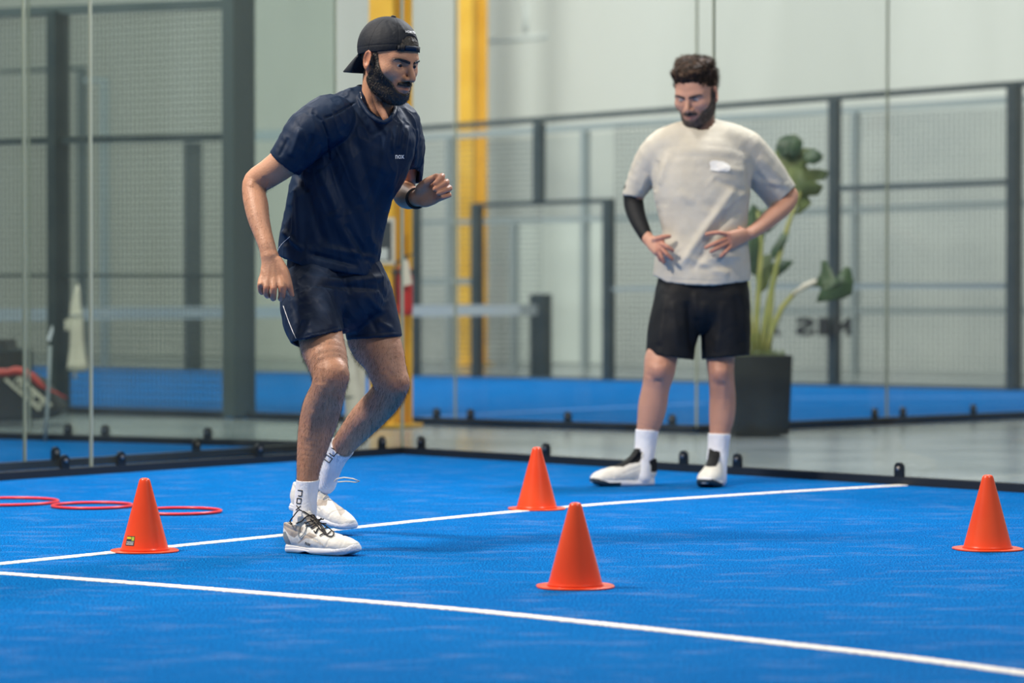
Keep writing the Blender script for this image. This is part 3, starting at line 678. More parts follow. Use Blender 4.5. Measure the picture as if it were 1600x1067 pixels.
def vnormals(Vt, F4):
    a = Vt[F4[:, 2]]-Vt[F4[:, 0]]; b = Vt[F4[:, 3]]-Vt[F4[:, 1]]; fn = np.cross(a, b); vn = np.zeros_like(Vt)
    for i in range(4):
        for x in range(3): vn[:, x] += np.bincount(F4[:, i], fn[:, x], len(Vt))
    return vn/(np.linalg.norm(vn, axis=1)[:, None]+1e-12)
def relax(Vt, F4, it=1, lam=.5):
    for _ in range(it):
        acc = np.zeros_like(Vt); cnt = np.zeros(len(Vt))
        for i in range(4):
            for j in (1, 3):
                cnt += np.bincount(F4[:, i], minlength=len(Vt))
                for x in range(3): acc[:, x] += np.bincount(F4[:, i], Vt[F4[:, (i+j) % 4], x], len(Vt))
        Vt = Vt*(1-lam)+lam*acc/np.maximum(cnt, 1)[:, None]
    return Vt
def to_obj(name, Vt, F4, m, parent, mats=None, face_mat=None):
    me = bpy.data.meshes.new(name); me.vertices.add(len(Vt)); me.vertices.foreach_set('co', Vt.ravel().astype(f32))
    me.loops.add(F4.size); me.loops.foreach_set('vertex_index', F4.ravel().astype(np.int32)); me.polygons.add(len(F4))
    me.polygons.foreach_set('loop_start', (np.arange(len(F4))*4).astype(np.int32)); me.polygons.foreach_set('loop_total', np.full(len(F4), 4, np.int32))
    me.update(calc_edges=True)
    if mats:
        for x in mats: me.materials.append(x)
        me.polygons.foreach_set('material_index', face_mat.astype(np.int32))
    return link(name, me, m if not mats else None, parent, True)
TIMES = []
import time as _t
def solid(*a, **k):
    t0 = _t.time(); r = solid_(*a, **k); TIMES.append((round(_t.time()-t0, 2), a[0], len(r.data.polygons))); return r
def solid_(name, field, h, m, parent, rel=1, disp=None, attr=None, mats=None, fm=None, **kw):
    Vt, F4 = polygonise(field, h, name, **kw)
    if rel: Vt = relax(Vt, F4, rel)
    if disp is not None:
        N_ = vnormals(Vt, F4); Vt = Vt+N_*disp(Vt, N_)[:, None]
    face_mat = None
    if mats: face_mat = fm(Vt[F4].mean(1), vnormals(Vt, F4)[F4[:, 0]])
    o = to_obj(name, Vt, F4, m, parent, mats, face_mat)
    if attr is not None:
        for an, fn in attr.items():
            a = o.data.attributes.new(an, 'FLOAT', 'POINT'); a.data.foreach_set('value', fn(Vt).astype(f32))
    return o
def noise3(P, s, seed=0.0, oct=2):
    """cheap smooth value noise on points (vectorised)"""
    out = np.zeros(len(P)); amp = 1; tot = 0
    for o in range(oct):
        q = P*s*(2**o)+seed+o*17.3; i = np.floor(q).astype(np.int64); f = q-i; f = f*f*(3-2*f); r = 0
        for dx in (0, 1):
            for dy in (0, 1):
                for dz in (0, 1):
                    hsh = ((i[:, 0]+dx)*73856093) ^ ((i[:, 1]+dy)*19349663) ^ ((i[:, 2]+dz)*83492791); hsh = (hsh ^ (hsh >> 13))*1274126177 & 0x7fffffff
                    r = r+(hsh/0x7fffffff)*(f[:, 0] if dx else 1-f[:, 0])*(f[:, 1] if dy else 1-f[:, 1])*(f[:, 2] if dz else 1-f[:, 2])
        out += (r*2-1)*amp; tot += amp; amp *= .5
    return out/tot
def wrinkle(V_, d, sc, sl, seed):
    d = np.array(d, float); d /= np.linalg.norm(d); a = V_@d; w = V_-a[:, None]*d; q = w*sc+d[None]*(a*sl)[:, None]
    n = noise3(q, 1.0, seed, 2); return (1-2*np.abs(n))**3*.5*np.clip(noise3(V_, 7, seed+4, 1)+.6, 0, 1)
def seg_dist(Vt, a, b):
    a = np.array(a); b = np.array(b); d = b-a; t = np.clip((Vt-a)@d/(d@d), 0, 1); return np.linalg.norm(Vt-a-t[:, None]*d, axis=1), t
def folds(lines):
    """cloth folds: list of (pointA, pointB, width, height); ridge if height>0, valley if <0, tapering at the ends"""
    def f(Vt, N_=None):
        out = np.zeros(len(Vt))
        for a, b, w, hgt in lines:
            d, t = seg_dist(Vt, a, b); m = d < w*3
            out[m] += hgt*np.exp(-(d[m]/w)**2)*np.sqrt(np.clip(1-(2*t[m]-1)**4, 0, 1))
        return out
    return f
# ------------------------------------------------------------------ people
from mathutils.bvhtree import BVHTree
def nd(px, py, D, w, r=None):
    p = atd(px, py, D); a = w*D/F; return (p.x, p.y, p.z, a, a if r is None else r)
def LB(*n, side=(1, 0, 0), sub=3): return Limb([nd(*q) for q in n], side, sub)
def shell_in(nodes, t, side=(1, 0, 0), sub=3):
    return LB(*[(n[0], n[1], n[2], n[3]-t*F/n[2], n[4]-t) for n in nodes], side=side, sub=sub)
def cav(nodes, t, y0, k=.0021):
    g = Grp([shell_in(nodes, t), Fn(lambda X: ((y0-proj(X)[1])*k).astype(f32), [-9]*3, [99]*3)], .002, 'int'); return g
def P3(px, py, D): p = atd(px, py, D); return np.array([p.x, p.y, p.z])
def proj(Vt):
    X = Vt[:, 0]; Y = Vt[:, 1]; Zz = Vt[:, 2]-CH; fwd = Y*ct-Zz*st; up = Y*st+Zz*ct
    return 800+F*X/fwd, 533.5-F*up/fwd
def folds2(lines, N_min=.0):
    def f(Vt, N_):
        x, y = proj(Vt); P = np.stack([x, y], 1); out = np.zeros(len(Vt)); wgt = np.clip(-N_[:, 1]*2+.3, 0, 1)
        for x0, y0, x1, y1, w, h in lines:
            a = np.array([x0, y0], float); d = np.array([x1-x0, y1-y0], float); t = np.clip((P-a)@d/(d@d), 0, 1); q = np.linalg.norm(P-a-t[:, None]*d, axis=1); m = q < w*3
            out[m] += h*np.exp(-(q[m]/w)**2)*np.clip(1-(2*t[m]-1)**6, 0, 1)
        return out*wgt
    return f
def bvh_of(o):
    off = parent_world(o) if o.parent is None else Vector((0, 0, 0))
    if o.parent is None: off = Vector(o.location)
    n = len(o.data.vertices); co = np.zeros(n*3, f32); o.data.vertices.foreach_get('co', co); co = co.reshape(-1, 3)+np.array(off, f32)
    fs = np.zeros(len(o.data.loops), np.int32); o.data.loops.foreach_get('vertex_index', fs)
    return BVHTree.FromPolygons(co.tolist(), fs.reshape(-1, 4).tolist())
def hit(b, px, py, off=.0):
    d = ray(px, py); r = b.ray_cast(O, d.normalized(), 60)
    if r[0] is None:
        return None
    n = r[1] if r[1].dot(d) < 0 else -r[1]; return r[0]+n*off
def hitpath(b, pts, off, sub=6, D=None):
    Q = catmull([np.array(p, float) for p in pts], sub); out = []; last = None
    for q in Q:
        h = hit(b, q[0], q[1], off)
        if h is None:
            h = atd(q[0], q[1], last.y if last is not None else D)
        out.append(h); last = h
    return out
def decal(me, b, cx, cy, sx, sy, ang=0, off=.0012, mtx=None):
    """lay a flat lettering mesh (unit size) on a surface at a pixel place"""
    ca, sa = math.cos(ang), math.sin(ang); xs = [v.co.x for v in me.vertices]; ys = [v.co.y for v in me.vertices]
    w = max(xs)-min(xs); h = max(ys)-min(ys); mx = (max(xs)+min(xs))/2; my = (max(ys)+min(ys))/2; last = [None]
    def fn(c):
        u = (c.x-mx)/w*sx; v = (c.y-my)/h*sy; px = cx+u*ca-v*sa*-1*-1; py = cy-(u*sa+v*ca); px = cx+u*ca-v*sa
        q = hit(b, px, py, off+max(0, c.z)*.2); q = q if q is not None else last[0]
        if q is None: q = atd(px, py, 9.6)
        last[0] = q; return q
    return place_mesh(me, fn)
def skin_mat(name, c1, c2, hairc, rough=.5):
    m = mat(name, c1, rough, col2=c2, nscale=9, nlo=.35, nhi=.65, bump=.25, bscale=180, spec=.4, sss=.12)
    nt = m.node_tree; b = nt.nodes['Principled BSDF']; lk = b.inputs['Base Color'].links[0]; src = lk.from_socket
    at = nt.nodes.new('ShaderNodeAttribute'); at.attribute_name = 'stubble'
    ns = nt.nodes.new('ShaderNodeTexNoise'); ns.inputs['Scale'].default_value = 420; tc = nt.nodes.new('ShaderNodeTexCoord'); nt.links.new(tc.outputs['Object'], ns.inputs['Vector'])
    mr = nt.nodes.new('ShaderNodeMapRange'); mr.inputs[1].default_value = .35; mr.inputs[2].default_value = .6; mr.inputs[3].default_value = .55; mr.inputs[4].default_value = 1.0; nt.links.new(ns.outputs['Fac'], mr.inputs[0])
    mu = nt.nodes.new('ShaderNodeMath'); mu.operation = 'MULTIPLY'; nt.links.new(at.outputs['Fac'], mu.inputs[0]); nt.links.new(mr.outputs[0], mu.inputs[1])
    mx = nt.nodes.new('ShaderNodeMix'); mx.data_type = 'RGBA'; nt.links.new(mu.outputs[0], mx.inputs[0]); nt.links.new(src, mx.inputs[6]); mx.inputs[7].default_value = (*hairc, 1)
    a2 = nt.nodes.new('ShaderNodeAttribute'); a2.attribute_name = 'flush'; m3 = nt.nodes.new('ShaderNodeMix'); m3.data_type = 'RGBA'
    nt.links.new(a2.outputs['Fac'], m3.inputs[0]); nt.links.new(mx.outputs[2], m3.inputs[6]); m3.inputs[7].default_value = (c1[0]*.82, c1[1]*.52, c1[2]*.50, 1); nt.links.new(m3.outputs[2], b.inputs['Base Color']); return m
def cloth(name, c, c2=None, rough=.7, bump=.25, bscale=30, sheen=.0, spec=.3): return mat(name, c, rough, col2=c2, nscale=14, bump=bump, bscale=bscale, sheen=sheen, spec=spec)
M.update(
    skin=skin_mat('tan_skin', (.47, .235, .140), (.54, .285, .180), (.020, .013, .010)),
    skin2=skin_mat('light_skin', (.48, .25, .17), (.54, .29, .205), (.05, .032, .025)),
    hair=mat('dark_hair', (.010, .008, .007), .5, col2=(.028, .020, .015), nscale=60, bump=.6, bscale=200),
    hair2=mat('brown_hair', (.022, .014, .010), .5, col2=(.11, .066, .042), nscale=45, nlo=.45, nhi=.7, bump=.8, bscale=110, spec=.15),
    navy=cloth('navy_polyester', (.0035, .0150, .043), (.005, .019, .052), .6, .35, 26, spec=.2),
    navy2=cloth('navy_shorts_cloth', (.0075, .016, .038), (.010, .021, .048), .6, .35, 34, spec=.2),
    capm=cloth('cap_cloth', (.0065, .0095, .016), (.009, .0125, .020), .7, .25, 120),
    greige=cloth('pale_grey_cotton', (.52, .485, .405), (.56, .525, .445), .9, .25, 90, spec=.2),
    greyshirt2=None, black=cloth('black_cloth', (.0045, .0055, .0075), (.007, .008, .010), .65, .2, 50), sock=cloth('white_sock', (.78, .79, .84), (.84, .85, .88), .9, .3, 160, spec=.2),
    shoew=mat('shoe_white', (.74, .72, .66), .5, col2=(.80, .78, .72), nscale=30, bump=.15, bscale=200), sole=mat('sole_white', (.72, .74, .80), .5, col2=(.78, .79, .82), nscale=20),
    beige=mat('shoe_beige', (.42, .36, .30), .6, col2=(.48, .42, .36), nscale=40), white=mat('white_print', (.85, .86, .88), .6), lace=mat('black_lace', (.008, .008, .010), .7), lacew=mat('cream_lace', (.70, .64, .55), .7),
    eyew=mat('eye_white', (.46, .43, .41), .3), iris=mat('dark_iris', (.035, .025, .022), .1), pupil=mat('pupil', (.003, .003, .003), .08), lip=None, solenavy=mat('navy_outsole', (.012, .03, .05), .5), silver=mat('silver_chain', (.6, .6, .6), .25, metal=1), blotch=mat('pale_print', (.86, .84, .78), .8), shadelace=None)
class Frame:
    def __init__(s, c, yaw, pitch, roll, k):
        f = np.array([math.sin(yaw)*math.cos(pitch), -math.cos(yaw)*math.cos(pitch), -math.sin(pitch)]); L = np.cross([0, 0, 1], f); L /= np.linalg.norm(L); u = np.cross(f, L)
        L2 = L*math.cos(roll)+u*math.sin(roll); u2 = u*math.cos(roll)-L*math.sin(roll); s.R = np.array([L2, f, u2]); s.c = np.array(c, float); s.k = k
    def w(s, p): return s.c+s.k*(np.array(p, float)@s.R)
    def l(s, X): return ((X-s.c.astype(X.dtype))@s.R.T.astype(X.dtype))/s.k
class Local:
    def __init__(s, g, fr, lo=None, hi=None):
        s.g = g; s.fr = fr; lo = g.lo if lo is None else lo; hi = g.hi if hi is None else hi
        cs = np.array([fr.w((x, y, z)) for x in (lo[0], hi[0]) for y in (lo[1], hi[1]) for z in (lo[2], hi[2])]); s.lo = cs.min(0); s.hi = cs.max(0)
    def __call__(s, X, c=None, rad=0):
        q = s.fr.l(X); cc = None if c is None else s.fr.l(np.array(c, float)[None])[0]; r = s.g(q, cc, rad/s.fr.k); return None if r is None else r*s.fr.k
def head_sdf(jaw=1.0, cheek=1.0, brow=1.0, eo=.0042):
    e = []
    A_ = [Ell((0, -.007, .040), (.074, .091, .083)), Ell((0, .030, .012), (.064, .060, .078)), Ell((0, .032, -.030), (.055*cheek, .050, .078)),
          Ell((0, .058, -.092), (.030*jaw, .027, .026))]
    for s in (-1, 1):
        A_ += [Limb([(s*.056, -.004, -.040, .017, .017), (s*.049*jaw, .018, -.078, .016, .016), (s*.020*jaw, .058, -.096, .016, .014)], sub=3), Ell((s*.044, .050, -.022), (.024, .026, .020))]
    base = Grp(A_, .030)
    add = [base, Limb([(-.046, .066, .019, .010, .010), (-.022, .083, .020, .0105, .010), (0, .084, .016, .010, .010), (.022, .083, .020, .0105, .010), (.046, .066, .019, .010, .010)], sub=2)]
    g = Grp(add, .016)
    sock = [Ell((s*.0325, .096, .001), (.0185, .020, .0125)) for s in (-1, 1)]
    g = Grp([g]+sock, .014, 'sub')
    nose = Grp([Limb([(0, .084, .012, .0085, .010), (0, .098, -.010, .0085, .011), (0, .111, -.030, .0105, .011), (0, .112, -.036, .011, .009)], sub=3), Ell((-.0125, .098, -.038), (.0085, .012, .0080)), Ell((.0125, .098, -.038), (.0085, .012, .0080))], .006)
    lids = []
    for s in (-1, 1):
        lid = sub_(Ell((s*.0315, .0725, .0005), (.0158, .0148, .0148)), Ell((s*.0315, .0905, -.0005), (.0150, .014, eo*.85)), k=.0015); lids.append(lid)
    lips = Grp([Limb([(-.023, .080, -.063, .0035, .004), (-.008, .094, -.0585, .0055, .005), (0, .096, -.0595, .005, .005), (.008, .094, -.0585, .0055, .005), (.023, .080, -.063, .0035, .004)], sub=2),
                Limb([(-.020, .081, -.067, .004, .004), (0, .095, -.0705, .007, .006), (.020, .081, -.067, .004, .004)], sub=2)], .0025)
    muzzle = Ell((0, .066, -.062), (.034, .030, .026))
    g = Grp([g, muzzle], .016); g = Grp([g, nose], .010); g = Grp([g, lips], .004); g = Grp([g]+lids, .004); g = Grp([g]+[Ell((s*.0330, .0905, -.0005), (.0180, .0130, eo)) for s in (-1, 1)], .002, 'sub')
    crease = Limb([(-.024, .088, -.0645, .0018, .003), (0, .103, -.0645, .0018, .003), (.024, .088, -.0645, .0018, .003)], sub=2)
    nost = [Ell((s*.0075, .106, -.0445), (.0038, .006, .0034)) for s in (-1, 1)]
    g = Grp([g, crease]+nost, .002, 'sub')
    ears = []
    for s in (-1, 1):
        fr = np.array([[.96, -.28*1, 0], [.28*s*s, .96, .0], [0, 0, 1.]]) if s > 0 else np.array([[.96, .28, 0], [-.28, .96, 0], [0, 0, 1.]])
        rim = Ell((s*.079, -.010, -.002), (.0085, .0205, .031), fr); lobe = Ell((s*.073, .000, -.030), (.007, .010, .010))
        ea = Grp([rim, lobe], .01); ea = Grp([ea, Ell((s*.0865, -.006, .001), (.0075, .0135, .0205), fr)], .004, 'sub'); ea = Grp([ea, Ell((s*.080, .004, -.006), (.005, .005, .006))], .004); ears.append(ea)
    g = Grp([g]+ears, .008); g.lo = np.array([-.10, -.115, -.125]); g.hi = np.array([.10, .13, .13]); return g
def beard_reg(q, lo=-.128, full=1.0):
    """negative inside the bearded area (head-local metres)"""
    x, y, z = np.abs(q[:, 0]), q[:, 1], q[:, 2]
    top = np.where(y < .030, .030-np.clip((y-.012)/.018, 0, 1)**2*.030, -(y-.030)*1.38)
    back = (.010-np.clip((-z-.030)/.03, 0, 1)*.018)-y
    d = np.maximum(np.maximum(z-top, back), lo-z)
    mous = np.maximum(np.maximum(x-.030, z+.0465+np.abs(x)*.16), -.060-z); d = np.minimum(d, mous)
    lipc = 1-np.sqrt((x/.019)**2+((z+.0665)/.0052)**2); d = np.maximum(d, lipc*.012)
    return d
def strands(name, Vt, N_, n, length, width, dirf, m, parent, seed=1, curl=.3):
    rs = np.random.RandomState(seed); ix = rs.randint(0, len(Vt), n); P = Vt[ix]; N2 = N_[ix]; d = dirf(P, N2)+N2*curl+rs.normal(0, .22, (n, 3)); d /= np.linalg.norm(d, axis=1)[:, None]
    t = np.cross(d, rs.normal(0, 1, (n, 3))); t /= np.linalg.norm(t, axis=1)[:, None]; L = length*rs.uniform(.6, 1.2, n)[:, None]
    A0 = P-t*width; A1 = P+t*width; mid = P+d*L*.55+N2*.0006; B0 = mid-t*width*.7; B1 = mid+t*width*.7; d2 = d*.8+dirf(P, N2)*.5; T = mid+d2*L*.5
    Vs = np.stack([A0, A1, B1, B0, T], 1).reshape(-1, 3); b = np.arange(n)*5
    me = bpy.data.meshes.new(name); fs = [(i, i+1, i+2, i+3) for i in b.tolist()]+[(i+3, i+2, i+4) for i in b.tolist()]
    me.from_pydata(Vs.tolist(), [], fs); o = link(name, me, m, parent); o['kind'] = 'stuff'; return o
def eyeball(fr, s, gaze, parent, k=1.0, px=None):
    c = fr.w((s*.0315, .0725, .0005)); r = .0136*fr.k; g = np.array(gaze, float)@fr.R; g = Vector(g).normalized(); e = g.orthogonal().normalized(); q = g.cross(e)
    vs = []; fs = []; mi = []; rings = [0, .18, .34, .50, .58, .7, 1.0, 1.5, 2.1, 2.7]; n = 20
    for a in rings:
        for k_ in range(n):
            t = 2*math.pi*k_/n; vs.append(Vector(c)+(g*math.cos(a)+(e*math.cos(t)+q*math.sin(t))*math.sin(a))*r)
    for i in range(len(rings)-1):
        for k_ in range(n): fs.append((i*n+k_, (i+1)*n+k_, (i+1)*n+(k_+1) % n, i*n+(k_+1) % n)); mi.append(1 if i < 2 else (2 if i < 4 else 0))
    me = bpy.data.meshes.new('eye'); me.from_pydata([tuple(v) for v in vs], [], fs)
    for m_ in ('eyew', 'pupil', 'iris'): me.materials.append(M[m_])
    me.polygons.foreach_set('material_index', mi); return link('eye', me, None, parent, True)
def brow_hair(fr, head, parent, m, thick=.0042):
    def reg(q):
        x, z = np.abs(q[:, 0]), q[:, 2]; zc = .0125+.0070*np.clip((x-.010)/.034, 0, 1)-.004*np.clip((x-.044)/.014, 0, 1)**1.5; w = thick*(1-.50*np.clip((x-.03)/.024, 0, 1))
        return np.maximum(np.maximum(np.abs(z-zc)-w, .0085-x), x-.057)
    f = Fn(lambda X: np.maximum(head(fr.l(X), None)*fr.k-.0030, np.maximum(reg(fr.l(X)), .03-fr.l(X)[:, 1])*fr.k), *(lambda c: (c.min(0), c.max(0)))(np.array([fr.w((x, y, z)) for x in (-.064, .064) for y in (.040, .105) for z in (.0, .035)])))
    solid('eyebrows', f, .0017, m, parent, rel=1, disp=lambda Vt, N_: noise3(Vt, 500)*.0008)
# ---------------- shoe in its own frame: y to the toe, x to the wearer's left, z up
class SFrame:
    def __init__(s, heel, toe, k=1.0, roll=0, zs=1.08):
        f = np.array(toe, float)-np.array(heel, float); f /= np.linalg.norm(f); L = np.cross([0, 0, 1], f); L /= np.linalg.norm(L); u = np.cross(f, L)
        L2 = L*math.cos(roll)+u*math.sin(roll); u2 = u*math.cos(roll)-L*math.sin(roll); s.R = np.array([L2, f, u2*zs]); s.Ri = np.array([L2, f, u2/zs]); s.c = np.array(heel, float); s.k = k
    w = Frame.w
    def l(s, X): return ((X-s.c.astype(X.dtype))@s.Ri.T.astype(X.dtype))/s.k
def make_shoe(fr, parent, h, laces, scheme, foot=1, polys=(), name='shoe'):
    up = Limb([(0, .034, .040, .032, .046), (0, .07, .046, .034, .050), (foot*.002, .11, .044, .039, .046), (foot*.004, .155, .036, .045, .038), (foot*.005, .20, .030, .048, .034), (foot*.004, .238, .026, .045, .030), (foot*.002, .262, .022, .037, .026)], sub=3)
    col = Limb([(0, .036, .050, .033, .036), (0, .040, .082, .034, .040), (0, .042, .104, .035, .043)], side=(1, 0, 0), sub=2)
    heelp = Limb([(0, .006, .05, .018, .012), (0, .000, .098, .014, .008)], sub=1)
    body = Grp([up, col, heelp], .018)
    tongue = Limb([(0, .13, .078, .024, .008), (0, .098, .098, .026, .009), (0, .078, .122, .025, .008)], sub=2)
    body = Grp([body, tongue], .008)
    top = Fn(lambda q: (q[:, 2]-(.098+np.clip((q[:, 1]-.045)*.16, -.01, .02)+np.where(q[:, 1] > .062, .03, 0)-np.exp(-((q[:, 1]-.045)/.022)**2)*.012)), [-1]*3, [1]*3)
    cav = Limb([(0, .045, .060, .026, .034), (0, .045, .140, .028, .038)], sub=1)
    body = Grp([body, top], .004, 'int'); body = Grp([body, cav], .006, 'sub'); body = Grp([body, Fn(lambda q: .014-q[:, 2], [-1]*3, [1]*3)], .003, 'int')
    body.lo = np.array([-.065, -.03, .0]); body.hi = np.array([.065, .30, .14])
    def dsp(Vt, N_):
        q = fr.l(Vt); d = noise3(q, 60)*.0012
        d += -.0020*np.exp(-((q[:, 1]-.225+np.abs(q[:, 0])*.5)/.0035)**2)*(q[:, 2] > .03)            # toe cap seam
        d += -.0015*np.exp(-((q[:, 2]-.058-(q[:, 1]-.1)*-.25)/.003)**2)*(np.abs(q[:, 0]) > .02)*(q[:, 1] < .16)
        return d
    def fm(c, n):
        mi = np.zeros(len(c), int); x, y = proj(c)
        for poly, k in polys:
            ins = np.zeros(len(c), bool); p = np.array(poly, float); j = len(p)-1
            for i in range(len(p)):
                cnd = ((p[i, 1] > y) != (p[j, 1] > y)) & (x < (p[j, 0]-p[i, 0])*(y-p[i, 1])/(p[j, 1]-p[i, 1]+1e-9)+p[i, 0]); ins ^= cnd; j = i
            mi[ins & (n[:, 1] < .35)] = k
        if scheme == 2:
            q = fr.l(c); mi[(q[:, 2] > .070-np.clip(q[:, 1]-.10, -1, .03)*0) & (q[:, 1] < .055)] = 1; mi[(q[:, 2] > .066) & (q[:, 1] > .055) & (np.abs(q[:, 0]) < .026)] = 1; mi[(q[:, 1] < .03) & (q[:, 2] > .045)] = 1
        return mi
    mats = [M['shoew'], M['beige'] if scheme == 1 else M['black'], M['steel3']]
    o = solid(name, Local(body, fr), h, None, parent, rel=1, disp=dsp, mats=mats, fm=fm)
    sw = Limb([(0, .026, .012, .037, .024), (0, .07, .011, .036, .024), (foot*.002, .115, .010, .041, .022), (foot*.005, .17, .011, .049, .022), (foot*.006, .21, .013, .051, .021), (foot*.004, .245, .016, .046, .022), (foot*.002, .268, .020, .037, .022)], sub=3)
    sole = Grp([sw, Fn(lambda q: q[:, 2]-(.023+.004*np.sin(q[:, 1]*38+.9)+np.clip(.05-q[:, 1], 0, .1)*.12+np.clip(q[:, 1]-.23, 0, .1)*.35), [-1]*3, [1]*3)], .003, 'int')
    sole = Grp([sole, Fn(lambda q: (np.clip(q[:, 1]-.23, 0, .1)**2*5+.0015)-q[:, 2], [-1]*3, [1]*3)], .002, 'int')
    arch = Fn(lambda q: .008-q[:, 2]-np.abs(q[:, 1]-.100)*.22, [-1]*3, [1]*3)
    sole = Grp([sole, arch], .002, 'int') if scheme == 1 else sole
    sole.lo = np.array([-.062, -.02, -.005]); sole.hi = np.array([.062, .30, .05])
    def dsp2(Vt, N_):
        q = fr.l(Vt); return -.0022*np.exp(-((q[:, 2]-.014-.003*np.sin(q[:, 1]*30))/.0018)**2)*(q[:, 1] < .12)+noise3(q, 260)*.0010*(q[:, 1] > .215)
    so = solid('sole', Local(sole, fr), h, None, o, rel=1, disp=dsp2, mats=[M['sole'], M['solenavy'] if scheme == 2 else M['shoew']], fm=lambda c, n: ((fr.l(c)[:, 2] < .014+np.clip(fr.l(c)[:, 1]-.22, 0, .05)*.3) & (fr.l(c)[:, 1] > .17)).astype(int) if scheme == 2 else ((fr.l(c)[:, 2] < .007)).astype(int))
    if laces:
        for i in range(6):
            y = .092+.016*i; z = .105-.0090*i; m = MB(); w = .021-.0006*i
            pts = [fr.w((x*w, y+.006*x*(-1)**i, z+.0075-.010*x*x)) for x in (-1, -.5, 0, .5, 1)]
            m.tube([Vector(p) for p in pts], .0023, 6); m.build('lace', M[laces], o, True)
    return o
def sock_part(name, limb, cuts, h, parent, rib=1):
    g = Grp([limb]+cuts, .002, 'int') if cuts else limb; g.lo, g.hi = limb.lo, limb.hi
    def dsp(Vt, N_):
        c = Vt[:, :2].mean(0); a = np.arctan2(Vt[:, 1]-c[1], Vt[:, 0]-c[0]); return .0006*np.sin(a*44)*rib+noise3(Vt, 40)*.001
    return solid(name, g, h, M['sock'], parent, rel=1, disp=dsp)
